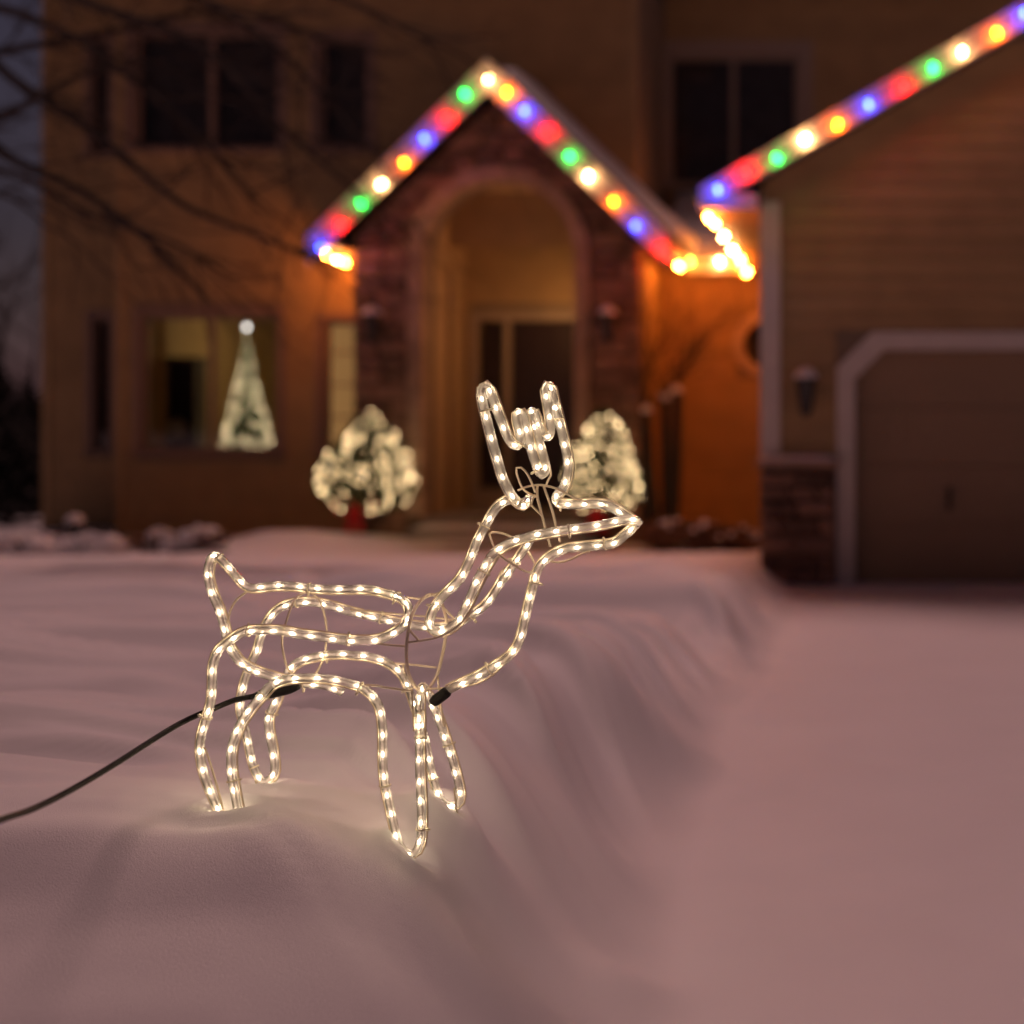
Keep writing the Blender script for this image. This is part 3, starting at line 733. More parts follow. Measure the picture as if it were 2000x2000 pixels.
# ------------------------------------------------------------------ foliage helpers
def leaves(n, sampler, size, up=0.3):
    mb = MB()
    for _ in range(n):
        c = Vector(sampler()); d = Vector((random.gauss(0, 1), random.gauss(0, 1), random.gauss(0, 1)+up)).normalized()
        u = d.orthogonal().normalized(); q = Quaternion(d, random.uniform(0, 6.28)); u = q @ u; s = size*random.uniform(0.6, 1.4)
        b = d.cross(u)
        mb.add([c-u*s*0.3, c+d*s, c+u*s*0.3, c+b*s*0.15-d*s*0.5], [(0, 1, 2), (0, 2, 3)])
    return mb
def ell(c, r, shell=0.5, zmin=-1):
    def f():
        while True:
            v = Vector((random.gauss(0, 1), random.gauss(0, 1), random.gauss(0, 1))).normalized()
            if v.z < zmin: continue
            k = shell+(1-shell)*random.random()
            return (c[0]+v.x*r[0]*k, c[1]+v.y*r[1]*k, c[2]+v.z*r[2]*k)
    return f
def cone(c, r, h, shell=0.6, jag=0.12):
    def f():
        t = random.random()**0.62; t = 1-t       # 0 bottom .. 1 top
        a = random.uniform(0, 6.28); k = shell+(1-shell)*random.random()
        rr = (r*(1-t)+0.01)*k*(1+jag*math.sin(t*38+a*3))
        return (c[0]+rr*math.cos(a), c[1]+rr*math.sin(a), c[2]+h*t)
    return f
def dots(n, sampler, rad):
    mb = MB()
    for _ in range(n):
        c = sampler(); r = rad*random.uniform(0.7, 1.2)
        mb.add([(c[0]+r, c[1], c[2]), (c[0]-r, c[1], c[2]), (c[0], c[1]+r, c[2]), (c[0], c[1]-r, c[2]), (c[0], c[1], c[2]+r), (c[0], c[1], c[2]-r)],
               [(0,2,4),(2,1,4),(1,3,4),(3,0,4),(2,0,5),(1,2,5),(3,1,5),(0,3,5)])
    return mb
def blob(c, r, seed, nu=28, nv=14, amp=0.25, fr=2.2, zcut=-0.35):
    v = []; f = []
    for a in range(nu):
        for b in range(nv+1):
            th = 2*math.pi*a/nu; ph = zcut+(math.pi/2-zcut)*b/nv
            d = Vector((math.cos(th)*math.cos(ph), math.sin(th)*math.cos(ph), math.sin(ph)))
            n = float(vnoise(np.array([d.x*fr+seed*3.1+d.z]), np.array([d.y*fr+d.z*fr*0.7+seed]))[0])
            v.append((c[0]+d.x*r[0]*(1+amp*n), c[1]+d.y*r[1]*(1+amp*n), c[2]+d.z*r[2]*(1+amp*n)))
    for a in range(nu):
        a2 = (a+1) % nu
        for b in range(nv): f.append((a*(nv+1)+b, a2*(nv+1)+b, a2*(nv+1)+b+1, a*(nv+1)+b+1))
    return MB().add(v, f)

# ------------------------------------------------------------------ christmas tree in the room, furniture, lamp
TY = 17.35; tb = W(482, 897, TY); tt = W(469, 648, TY); tb.z = rz0
t = empty('christmas_tree', tb); tag(t, 'lit christmas tree with a white star inside the wide window', 'tree')
th = tt.z-0.02-tb.z-0.25
MB().tube([tb, tb+Vector((0, 0, 0.5))], 0.04).build('trunk', M['bark'], t)
cb = (tb.x, tb.y, tb.z+0.25)
leaves(2600, cone(cb, 0.43, th, 0.4, 0.04), 0.05, 0.4).build('crown', M['frosted'], t)
tag(dots(480, cone(cb, 0.46, th*0.98, 0.8, 0.04), 0.0062).build('mini_lights', TREE_MINI, t), kind='stuff')
star = MB(); sp = []
for k in range(10):
    a = math.pi/2+math.pi*k/5; rr = 0.045 if k % 2 == 0 else 0.02
    sp.append((tb.x+rr*math.cos(a), tt.z+0.06+rr*math.sin(a)))
star.add([(x, TY, z) for x, z in sp]+[(tb.x, TY-0.03, tt.z+0.06), (tb.x, TY+0.03, tt.z+0.06)], [(k, 10, (k+1) % 10) for k in range(10)]+[((k+1) % 10, 11, k) for k in range(10)])
star.build('star', STAR, t)
# armchair
cx, cyy = -7.9, 18.9
ch = empty('armchair', (cx, cyy, rz0)); tag(ch, 'dark armchair with a pale cushion inside the lit room', 'chair')
MB().box(cx-0.42, cx+0.42, cyy-0.35, cyy+0.35, rz0+0.12, rz0+0.45).build('seat', M['furniture'], ch)
MB().prism([(cx-0.40, rz0+0.45), (cx+0.40, rz0+0.45), (cx+0.36, rz0+1.15), (cx-0.36, rz0+1.15)], cyy+0.2, cyy+0.36).build('backrest', M['furniture'], ch)
for s in (-1, 1): MB().box(cx+s*0.42-0.08, cx+s*0.42+0.08, cyy-0.36, cyy+0.30, rz0+0.1, rz0+0.68).build('armrest', M['furniture'], ch)
for s in (-1, 1):
    for q in (-1, 1): MB().box(cx+s*0.34-0.03, cx+s*0.34+0.03, cyy+q*0.28-0.03, cyy+q*0.28+0.03, rz0, rz0+0.12).build('leg', M['furniture'], ch)
blob((cx+0.02, cyy+0.05, rz0+0.70), (0.24, 0.09, 0.25), 4, 20, 12, 0.08, zcut=-1.5).build('cushion', M['cushion'], ch, True)
# bookcase close to the window
bx, b0_, b1_ = X(352, 17.1), 16.95, 17.25; bh = Z(706, 17.0)-rz0
bc = empty('bookcase', (bx, b0_, rz0)); tag(bc, 'tall dark bookcase just inside the lit room', 'bookcase')
for s in (-1, 1): MB().box(bx+s*0.25-0.015, bx+s*0.25+0.015, b0_, b1_, rz0, rz0+bh).build('side_panel', M['furniture'], bc)
for k in range(6): MB().box(bx-0.233, bx+0.233, b0_+0.004, b1_-0.015, rz0+0.03+k*bh/6, rz0+0.055+k*bh/6).build('shelf', M['furniture'], bc)
MB().box(bx-0.30, bx+0.30, b0_-0.03, b1_+0.01, rz0+bh, rz0+bh+0.05).build('top', M['furniture'], bc)
MB().box(bx-0.233, bx+0.233, b1_-0.014, b1_-0.002, rz0, rz0+bh).build('back_panel', M['furniture'], bc)
kz = rz0+0.056+3*bh/6
tag(blob((bx-0.02, b0_+0.12, kz+0.10), (0.12, 0.09, 0.14), 2, 18, 10, 0.06, zcut=-0.75).build('basket', M['cushion'], None, True), 'pale rounded basket standing on a shelf of the dark bookcase', 'basket')
# curtain at the left of the window
v = []; f = []; cz0, cz1 = h_tree[2]-0.05, h_tree[3]+0.05
for k in range(17):
    x = X(284, WY)+0.10*k/16; y = WY+0.24+0.02*math.sin(k*1.6)
    v += [(x, y, cz0), (x, y, cz1)]
f = [(2*k, 2*k+2, 2*k+3, 2*k+1) for k in range(16)]
cu = MB().add(v, f).build('curtain', M['curtain_orange'], None); tag(cu, 'gathered orange curtain at one side of the wide window', 'curtain')
sm = cu.modifiers.new('thickness', 'SOLIDIFY'); sm.thickness = 0.004
lp = empty('ceiling_lamp', (-7.9, 18.3, rz1)); tag(lp, 'round glowing ceiling lamp of the lit room', 'lamp')
MB().tube([(-7.9, 18.3, rz1), (-7.9, 18.3, rz1-0.25)], 0.01).build('rod', M['brass'], lp)
MB().lathe([(0, -0.12), (0.06, -0.105), (0.105, -0.06), (0.12, 0), (0.105, 0.06), (0.06, 0.105), (0, 0.12)], (-7.9, 18.3, rz1-0.35), 16).build('globe', LAMP, lp, True)

# ------------------------------------------------------------------ lit planters by the door
def planter(px, Y, basepy, toppy, wpx, label):
    g = W(px, basepy, Y); g.z = max(gz(g.x, g.y), 0.0)
    t = empty('planter', g); tag(t, label, 'planter', 'lit planters beside the porch arch')
    rz = Z(basepy-65, Y)-g.z
    MB().lathe([(0, 0), (0.17, 0), (0.17, 0.04), (0.09, 0.08), (0.08, rz*0.35), (0.15, rz*0.6), (0.21, rz*0.9), (0.235, rz), (0.2, rz), (0.18, rz-0.05), (0, rz-0.05)], g, 22).build('urn', M['pot'], t, True)
    top = Z(toppy, Y); r = wpx*Y/F/2; c0 = (g.x, g.y, g.z+rz-0.02)
    H = top-c0[2]
    prof = [(0, 0.55), (0.15, 0.95), (0.35, 1.0), (0.55, 0.85), (0.75, 0.55), (0.9, 0.28), (1.0, 0.08)]
    def samp(shell):
        def f():
            while True:
                u = random.random(); rr = np.interp(u, [a for a, b in prof], [b for a, b in prof])
                if random.random() > rr: continue
                a = random.uniform(0, 6.28); k = math.sqrt(shell**2+(1-shell**2)*random.random())
                lump = 1+0.10*math.sin(a*3+u*9)
                return (c0[0]+rr*r*k*lump*math.cos(a), c0[1]+rr*r*k*lump*math.sin(a), c0[2]+H*u)
        return f
    MB().tube([c0, (c0[0], c0[1], c0[2]+H*0.7)], 0.02).build('stem', M['bark'], t)
    leaves(2000, samp(0.3), 0.055, 0.3).build('foliage', M['needles'], t)
    sn = MB()
    for k in range(7):
        p = samp(0.7)(); 
        if p[2] < c0[2]+H*0.30: continue
        b = blob((p[0], p[1], p[2]), (random.uniform(.025, .06), random.uniform(.025, .06), random.uniform(.015, .035)), k, 10, 5, 0.3); sn.add(b.v, b.f)
    tag(sn.build('snow', M['roof_snow'], t, True), kind='stuff')
    tag(dots(330, samp(0.8), 0.0072).build('mini_lights', MINI, t), kind='stuff')
    # bow
    bz = c0[2]+0.08; by = g.y-0.36; bow = MB()
    def loop(s):
        pts = [(g.x, by, bz), (g.x+s*0.08, by-0.03, bz+0.09), (g.x+s*0.19, by-0.03, bz+0.10), (g.x+s*0.22, by-0.01, bz), (g.x+s*0.17, by-0.02, bz-0.07), (g.x+s*0.06, by-0.01, bz-0.03), (g.x, by, bz)]
        pth = smooth_path(pts, 0.015); v = []; f = []
        for p in pth: v += [(p[0], p[1]-0.025, p[2]), (p[0], p[1]+0.03, p[2])]
        for k in range(len(pth)-1): f.append((2*k, 2*k+2, 2*k+3, 2*k+1))
        bow.add(v, f)
        tp = smooth_path([(g.x, by-0.01, bz), (g.x+s*0.04, by-0.03, bz-0.12), (g.x+s*0.07, by-0.02, bz-0.27)], 0.03); v = []; f = []
        for p in tp: v += [(p[0]-0.038, p[1], p[2]), (p[0]+0.038, p[1]+0.006, p[2])]
        for k in range(len(tp)-1): f.append((2*k, 2*k+1, 2*k+3, 2*k+2))
        bow.add(v, f)
    loop(-1); loop(1)
    kn = blob((g.x, by-0.03, bz), (0.04, 0.03, 0.04), 1, 12, 8, 0.1, zcut=-1.5); bow.add(kn.v, kn.f)
    bo = bow.build('bow', M['red'], t); s_ = bo.modifiers.new('thickness', 'SOLIDIFY'); s_.thickness = 0.004
planter(718, 14.8, 1062, 800, 190, 'urn of lit evergreens with red bow beside the pier nearest the tree window')
planter(1178, 14.9, 1062, 792, 150, 'urn of lit evergreens with red bow beside the bare stems')

# ------------------------------------------------------------------ bare stems, shrubs, bushes
def twigs(mb, p, d, L, r, depth, spread=0.5):
    d = d.normalized(); pts = [p]
    q = p.copy(); dd = d.copy()
    n = 4
    for k in range(n):
        dd = (dd+Vector((random.gauss(0, .12), random.gauss(0, .12), random.gauss(0, .12)))).normalized()
        q = q+dd*L/n; pts.append(q.copy())
    mb.tube(pts, [r*(1-0.6*k/n) for k in range(n+1)], 5)
    if depth > 0:
        for _ in range(random.randint(2, 3)):
            k = random.randint(1, n); a = Vector((random.gauss(0, 1), random.gauss(0, 1), random.gauss(0, 1)))
            twigs(mb, pts[k], dd+a*spread, L*random.uniform(.45, .75), r*0.5, depth-1, spread)
SY = 15.6
sroot = W(1290, 1075, SY); sroot.z = gz(sroot.x, SY)
sh = empty('bare_shrub', sroot); tag(sh, 'bare multi-stemmed shrub with snow-capped cut stems against the orange wall', 'shrub')
for (bx_, tx_, tp, r_) in ((1268, 1236, 775, 0.075), (1288, 1262, 800, 0.05), (1300, 1297, 775, 0.06), (1312, 1322, 762, 0.062)):
    a = W(bx_, 1070, SY+random.uniform(-.15, .15)); a.z = gz(a.x, a.y)-0.05; b = W(tx_, tp, a.y)
    m_ = a.lerp(b, 0.5)+Vector((random.uniform(-.04, .04), 0, 0))
    stm = MB().tube(smooth_path([a, m_, b], 0.08), r_, 9).build('stem', M['bark'], sh)
    tw_ = MB()
    for _ in range(5): twigs(tw_, b, Vector((random.gauss(0.15, .45), random.gauss(0, .3), 1.0)), random.uniform(.7, 1.3), 0.012, 2)
    tw_.build('twigs', M['bark'], stm)
    blob((b.x, b.y, b.z-0.01), (r_*1.25, r_*1.25, 0.07), random.random()*9, 14, 7, 0.2).build('snow', M['roof_snow'], stm, True)

def low_shrub(px, Y, basepy, toppy, wpx, label, group):
    g = W(px, basepy, Y); g.z = gz(g.x, g.y); r = wpx*Y/F/2; H = Z(toppy, Y)-g.z
    t = empty('low_shrub', g); tag(t, label, 'shrub', group)
    st = MB()
    for _ in range(26): twigs(st, Vector((g.x+random.gauss(0, r*.35), g.y+random.gauss(0, r*.25), g.z-0.03)), Vector((random.gauss(0, .5), random.gauss(0, .4), 1)), H*random.uniform(.7, 1.0), 0.008, 1)
    st.build('stems', M['bark'], t)
    leaves(1100, ell((g.x, g.y, g.z+H*0.5), (r, r*0.8, H*0.5), 0.3), 0.05, 0.3).build('foliage', M['dry_leaf'], t)
    sn = MB()
    for k in range(7):
        p = ell((g.x, g.y, g.z+H*0.55), (r*.95, r*.75, H*0.48), 0.85, 0.1)()
        b = blob(p, (random.uniform(.025, .06), random.uniform(.025, .06), random.uniform(.015, .035)), k*1.3, 9, 4, 0.3); sn.add(b.v, b.f)
    tag(sn.build('snow', M['roof_snow'], t, True), kind='stuff')
low_shrub(1300, 14.3, 1100, 1016, 120, 'low brown shrub dusted with snow at the foot of the bare stems', 'low shrubs by the recessed wall')
low_shrub(1378, 14.2, 1105, 1020, 115, 'low brown shrub dusted with snow between its two neighbours by the orange wall', 'low shrubs by the recessed wall')
low_shrub(1442, 14.0, 1112, 1030, 95, 'low brown shrub dusted with snow next to the garage stone base', 'low shrubs by the recessed wall')

def snow_bush(px, Y, toppy, wpx, seed, label):
    g = W(px, 1100, Y); g.z = gz(g.x, g.y); r = wpx*Y/F/2; H = max(0.22, Z(toppy, Y)-g.z)
    t = empty('snowy_bush', g); tag(t, label, 'bush', 'snow-laden bushes in front of the house')
    st = MB(); random.seed(seed)
    for _ in range(34): twigs(st, Vector((g.x+random.uniform(-r, r)*.8, g.y+random.uniform(-r, r)*.5, g.z-0.03)), Vector((random.gauss(0, .35), random.gauss(-.2, .3), 1)), H*random.uniform(.6, .95), 0.009, 1)
    st.build('stems', M['bark'], t)
    leaves(420, ell((g.x, g.y, g.z+H*0.35), (r*0.95, r*0.7, H*0.4), 0.4), 0.05, 0.2).build('foliage', M['dry_leaf'], t)
    sn = MB()
    for k in range(7):
        ox = random.uniform(-.62, .62)*r; oy = random.uniform(-.4, .4)*r; rr = r*random.uniform(.3, .5)
        hh = H*(1-0.45*abs(ox)/r)
        b = blob((g.x+ox, g.y+oy, g.z+hh*0.40), (rr, rr*0.85, hh*0.60), seed+k*1.7, 22, 12, 0.28, 2.6, -1.1); sn.add(b.v, b.f)
    sn.build('snow', M['roof_snow'], t, True)
snow_bush(40, 13.0, 1050, 150, 11, 'rounded snow-laden bush beside the dark evergreens')
snow_bush(185, 13.2, 1040, 170, 12, 'broad snow-laden bush under the set-back wing of the house')
snow_bush(308, 13.3, 1045, 90, 13, 'small snow-laden bush in front of the main wall corner')
snow_bush(395, 13.4, 1050, 105, 14, 'low snow-laden bush below the wide lit window')
random.seed(99)
# fallen branch poking out below the window
pb = [W(335, 1078, 12.9), W(390, 1074, 12.95), W(442, 1076, 12.9)]
mb = MB(); mb.tube(smooth_path(pb, 0.05), 0.02, 7); twigs(mb, pb[1], Vector((0.5, -0.2, -0.4)), 0.25, 0.008, 1); twigs(mb, pb[2], Vector((0.2, -0.2, -0.8)), 0.3, 0.01, 1); twigs(mb, pb[0], Vector((-0.2, 0, -0.9)), 0.3, 0.012, 1)
tag(mb.build('fallen_branch', M['bark']), 'dark bare branch lying across the snow below the wide window', 'branch')
# path light with snow
q = W(146, 1060, 13.6); q.z = gz(q.x, q.y)
pt = empty('path_light', q); tag(pt, 'short dark garden light on a post with a snow cap', 'garden light')
zt = Z(1020, 13.6)
MB().tube([(q.x, q.y, q.z-0.05), (q.x, q.y, zt-0.08)], 0.03, 8).build('post', M['dark_metal'], pt)
MB().lathe([(0, -0.09), (0.05, -0.09), (0.055, -0.02), (0.09, -0.01), (0.03, 0.03), (0, 0.035)], (q.x, q.y, zt), 12).build('lamp_head', M['dark_metal'], pt)
MB().lathe([(0.09, -0.01), (0.085, 0.04), (0.05, 0.075), (0, 0.085)], (q.x, q.y, zt), 14).build('snow', M['roof_snow'], pt, True)

# ------------------------------------------------------------------ bare tree reaching in from the side
random.seed(5)
tx = W(-330, 1000, 11.4); tx.z = gz(tx.x, tx.y)-0.1
tr = empty('bare_tree', tx); tag(tr, 'bare winter tree with long dark branches reaching in front of the house', 'tree')
trunk = [tx, tx+Vector((0.1, 0, 1.5)), tx+Vector((0.0, 0.05, 3.2)), tx+Vector((0.15, 0, 5.0)), tx+Vector((0.05, 0.1, 7.0)), tx+Vector((0.2, 0.1, 9.0))]
MB().tube(smooth_path(trunk, 0.2), list(np.linspace(0.20, 0.05, len(smooth_path(trunk, 0.2)))), 12).build('trunk', M['bark'], tr)
def limb(pts, r0, r1, ntw=14):
    P = smooth_path(pts, 0.12); mb = MB(); n = len(P)
    mb.tube(P, list(np.linspace(r0, r1, n)), 8)
    for _ in range(ntw):
        k = random.randint(int(n*.25), n-1); d = (P[min(k+1, n-1)]-P[k-1]).normalized()
        twigs(mb, P[k], d+Vector((random.gauss(0, .4), random.gauss(0, .4), random.gauss(-.1, .45))), random.uniform(.5, 1.1), 0.011, 2, 0.4)
    mb.build('branch', M['bark'], tr)
t1 = lambda z: tx+Vector((0.05, 0, z))
limb([t1(2.8), W(-120, 230, 11.2), W(20, 310, 11.0), W(160, 375, 10.9), W(290, 470, 10.8), W(405, 585, 10.8)], 0.06, 0.022, 9)
limb([t1(3.6), W(-100, 90, 11.3), W(40, 165, 11.2), W(210, 280, 11.1), W(350, 395, 11.0), W(480, 450, 11.0), W(600, 500, 11.0)], 0.06, 0.018, 12)
limb([t1(4.6), W(-60, -60, 11.2), W(180, 10, 11.0), W(390, 90, 11.0), W(540, 240, 10.9), W(680, 360, 10.9)], 0.055, 0.018, 14)
limb([t1(4.9), W(0, -140, 11.6), W(300, -90, 11.6), W(620, -20, 11.5), W(860, 90, 11.4)], 0.055, 0.015, 14)
limb([t1(3.2), W(-150, 260, 11.6), W(0, 230, 11.8), W(150, 150, 11.9), W(300, 120, 12)], 0.05, 0.015, 10)
limb([t1(2.5), W(-140, 400, 11.2), W(0, 380, 11.0), W(90, 440, 10.9)], 0.04, 0.012, 7)
limb([t1(4.2), W(-80, 20, 11.4), W(120, 60, 11.3), W(300, 190, 11.2), W(420, 300, 11.2), W(500, 390, 11.2)], 0.05, 0.016, 18)
limb([t1(3.9), W(-100, 130, 11.6), W(60, 90, 11.8), W(230, 60, 12), W(420, 20, 12.1), W(600, 60, 12.1)], 0.05, 0.014, 18)
limb([t1(3.0), W(-120, 330, 11.3), W(30, 340, 11.4), W(180, 420, 11.5), W(330, 470, 11.5), W(450, 540, 11.5)], 0.045, 0.014, 14)
limb([t1(5.2), W(-20, -160, 11.3), W(260, -60, 11.2), W(500, 60, 11.1), W(640, 200, 11.1), W(720, 280, 11.1)], 0.05, 0.014, 18)
limb([t1(5.6), tx+Vector((-1.2, 0.4, 6.6)), tx+Vector((-2.4, 0.8, 7.6))], 0.05, 0.015, 8)

# trees and dark evergreens beyond the house corner
def evergreen(px, Y, h, r, label):
    g = W(px, 1000, Y); g.z = gz(g.x, g.y)
    t = empty('evergreen', g); tag(t, label, 'tree', 'dark evergreens beside the house')
    MB().tube([g, g+Vector((0, 0, h*.8))], 0.06).build('trunk', M['bark'], t)
    leaves(1500, cone((g.x, g.y, g.z+0.1), r, h, 0.3, 0.25), 0.14, 0.2).build('crown', M['dark_leaf'], t)
evergreen(-10, 21, 2.5, 1.1, 'tallest dark evergreen beyond the corner of the house')
evergreen(58, 22.5, 2.0, 0.8, 'slim dark evergreen close to the house corner')
evergreen(20, 19, 1.3, 0.9, 'squat dark evergreen in front of the taller ones')
def far_tree(px, Y, h, seed, label):
    random.seed(seed); g = W(px, 1000, Y); g.z = gz(g.x, g.y)
    t = empty('distant_tree', g); tag(t, label, 'tree', 'bare trees beyond the house')
    pts = [g, g+Vector((.1, 0, h*.3)), g+Vector((-.1, 0, h*.6)), g+Vector((.1, 0, h))]
    P = smooth_path(pts, 0.3); MB().tube(P, list(np.linspace(0.14, 0.03, len(P))), 7).build('trunk', M['bark'], t)
    mb = MB()
    for _ in range(9):
        k = random.randint(int(len(P)*.25), len(P)-1)
        twigs(mb, P[k], Vector((random.gauss(0, .8), random.gauss(0, .5), random.uniform(.3, 1))), random.uniform(1.2, 2.4), 0.035, 3, 0.5)
    mb.build('crown', M['bark'], t)
far_tree(5, 34, 4.6, 1, 'taller bare tree against the dusk sky beyond the evergreens')
far_tree(-70, 30, 4.5, 2, 'spreading bare tree at the far side of the evergreens')
far_tree(66, 44, 4.2, 3, 'faint bare tree close to the house corner against the sky')

# ------------------------------------------------------------------ the rope-light reindeer
random.seed(3)
def crop(ox, oy, size):
    s = size/1932
    return lambda pts: [(ox+p[0]*s, oy+p[1]*s, p[2]) for p in pts]
c1 = crop(860, 720, 420); c2 = crop(380, 1060, 420); c3 = crop(700, 1080, 420); c4 = crop(360, 1340, 340); c5 = crop(680, 1380, 320)
def dz_(pts, Y): return [(x, y, Y) for x, y in pts]
runs = {}
runs['antlers'] = c1([(800,1160,3.10),(770,1212,3.05),(725,1220,3.02),(670,1175,3.01),(610,1080,3.0),(555,960,3.0),(525,850,3.0),(475,680,3.0),(425,480,3.0),(385,320,3.0),(368,215,3.0),(385,162,3.0),(430,170,3.0),(480,290,3.01),(530,430,3.02),(585,570,3.03),(630,655,3.04),(685,695,3.045),(722,650,3.05),(712,560,3.05),(690,470,3.055),(688,408,3.06),(712,388,3.065),(745,430,3.07),(775,540,3.075),(815,720,3.08),(870,880,3.085),(912,955,3.085),(945,915,3.09),(938,830,3.09),(900,690,3.09),(850,540,3.09),(805,420,3.09),(812,385,3.095),(845,400,3.1),(875,500,3.12),(920,590,3.14),(965,615,3.15),(990,570,3.15),(985,450,3.15),(965,320,3.15),(945,200,3.15),(960,150,3.155),(990,160,3.16),(1015,270,3.17),(1060,440,3.17),(1110,650,3.17),(1145,840,3.17),(1140,950,3.17),(1110,1060,3.16),(1055,1125,3.15),(1037,1175,3.14),(1075,1212,3.13),(1200,1222,3.12),(1350,1218,3.11),(1480,1225,3.09),(1590,1275,3.08),(1690,1345,3.07),(1755,1385,3.065)])
runs['neck and cheek'] = c1([(640,1185,3.09),(580,1195,3.09),(530,1230,3.09),(470,1300,3.09),(415,1400,3.08),(330,1560,3.07),(260,1740,3.06)]) + c3([(910,240,3.05),(770,380,3.04),(690,480,3.02),(652,570,3.0),(645,650,2.99),(690,700,2.98),(760,705,2.98),(850,655,2.98),(920,580,2.98),(1000,410,2.98),(1080,220,2.98),(1180,50,2.99)]) + c1([(440,1700,2.99),(520,1625,2.99),(620,1565,2.99),(820,1500,2.995),(1030,1462,3.0),(1250,1430,3.01),(1450,1400,3.02),(1650,1355,3.04),(1755,1358,3.05),(1790,1390,3.06)])
runs['chin and chest'] = c1([(1770,1395,3.065),(1730,1430,3.06),(1670,1490,3.06),(1560,1570,3.06),(1370,1595,3.07),(1140,1620,3.08),(1000,1680,3.08),(900,1770,3.08),(850,1880,3.08)]) + c3(dz_([(1590,230),(1540,420),(1500,600),(1450,790),(1360,925),(1210,1030),(1050,1120),(880,1195),(800,1240)], 3.08))
runs['far side'] = c1([(820,1530,3.12),(740,1650,3.14),(650,1780,3.15),(560,1910,3.16)]) + c3([(1340,150,3.17),(1250,320,3.18),(1150,460,3.19),(1030,555,3.2),(900,630,3.2),(740,675,3.2),(570,665,3.21),(400,640,3.21),(220,600,3.21),(60,560,3.21)]) + c2(dz_([(1540,655),(1380,620),(1230,572),(1070,540),(900,545),(760,595),(660,705),(600,840),(560,980),(505,1100),(450,1250),(415,1400)], 3.22)) + c4(dz_([(625,290),(680,480),(720,680),(760,860),(830,1015),(890,1055),(960,1020),(1000,930),(980,720),(940,520),(930,370),(960,280),(1020,150)], 3.22)) + c2(dz_([(790,1250),(860,1130),(940,1065),(1100,1020),(1250,1000),(1410,1005),(1580,1025),(1730,1075),(1830,1145),(1890,1225),(1940,1350)], 3.21)) + c5(dz_([(880,270),(920,430),(960,640),(1010,850),(1070,1050),(1150,1145),(1230,1170),(1295,1140),(1320,1050),(1290,880),(1230,650),(1160,430),(1100,250),(1030,60)], 3.21)) + c3([(680,1400,3.2),(620,1265,3.17),(585,1215,3.13)])
runs['spine and hind leg'] = c2([(1330,1345,3.05),(1190,1290,3.05),(1040,1272,3.05),(900,1255,3.05),(720,1215,3.05),(560,1160,3.05),(420,1085,3.06),(330,970,3.07),(285,860,3.08)] + dz_([(270,780),(220,610),(150,440),(118,280),(140,150),(185,112),(240,145),(320,230),(400,325),(460,385),(540,405),(700,385),(870,385),(1040,405),(1210,415),(1390,415),(1560,415)], 3.08) + [(1720,450,3.07),(1860,500,3.05),(1925,590,3.03),(1900,720,3.0),(1820,795,2.98),(1660,870,2.96)] + dz_([(1480,885),(1310,875),(1140,850),(970,830),(800,800),(640,790),(450,805),(310,890),(210,980),(165,1120),(160,1280),(150,1430),(110,1570),(65,1720)], 2.945)) + c4(dz_([(175,680),(200,900),(260,1090),(340,1280),(420,1460),(480,1600)], 2.93))
runs['belly and front leg'] = c4(dz_([(625,1500),(590,1360),(548,1140),(518,940),(518,720),(560,560),(630,400),(740,240),(860,100)], 2.93)) + c2(dz_([(700,1270),(850,1222),(1030,1212),(1200,1222),(1380,1258),(1540,1320),(1655,1460),(1690,1650)], 2.95)) + c5(dz_([(412,460),(415,690),(440,930),(490,1160),(540,1390),(600,1615),(680,1715),(760,1735),(815,1680),(850,1560),(858,1450),(860,1240),(850,1000),(840,770),(835,540),(838,300),(840,60)], 2.94)) + c3([(545,1600,2.95),(545,1420,2.97),(552,1280,3.0),(578,1212,3.05)])
deer = empty('light_reindeer', W(640, 1600, 3.08)); tag(deer, 'glowing wireframe reindeer of clear rope light standing in the snow', 'reindeer light')
TR = 0.0093
led_me = MB().lathe([(0, -0.005), (0.002, -0.004), (0.0031, -0.0015), (0.0031, 0.0015), (0.002, 0.004), (0, 0.005)], seg=8).mesh('led', LED, True)
tie_me = None
nled = 0; total = 0
def side_vec(P, k):
    t = (P[min(k+1, len(P)-1)]-P[max(k-1, 0)]).normalized()
    n = Vector((t.z, 0, -t.x))
    return t, (n.normalized() if n.length > 1e-6 else Vector((1, 0, 0)))
tie_geo = MB()
v = []; f = []
for a in range(14):
    for b in range(6):
        th = 2*math.pi*a/14; ph = 2*math.pi*b/6
        rr = 0.0112+0.0013*math.cos(ph); v.append((rr*math.cos(th), rr*math.sin(th), 0.0020*math.sin(ph)))
for a in range(14):
    for b in range(6): f.append((a*6+b, ((a+1) % 14)*6+b, ((a+1) % 14)*6+(b+1) % 6, a*6+(b+1) % 6))
tie_geo.add(v, f); tie_geo.tube([(0.0112, 0, 0), (0.0175, 0, 0), (0.021, 0, 0.0006)], [0.0026, 0.0034, 0.0016], 7)
tie_me = tie_geo.mesh('cable_tie', M['tie'], True)
SPACING = 0.0455
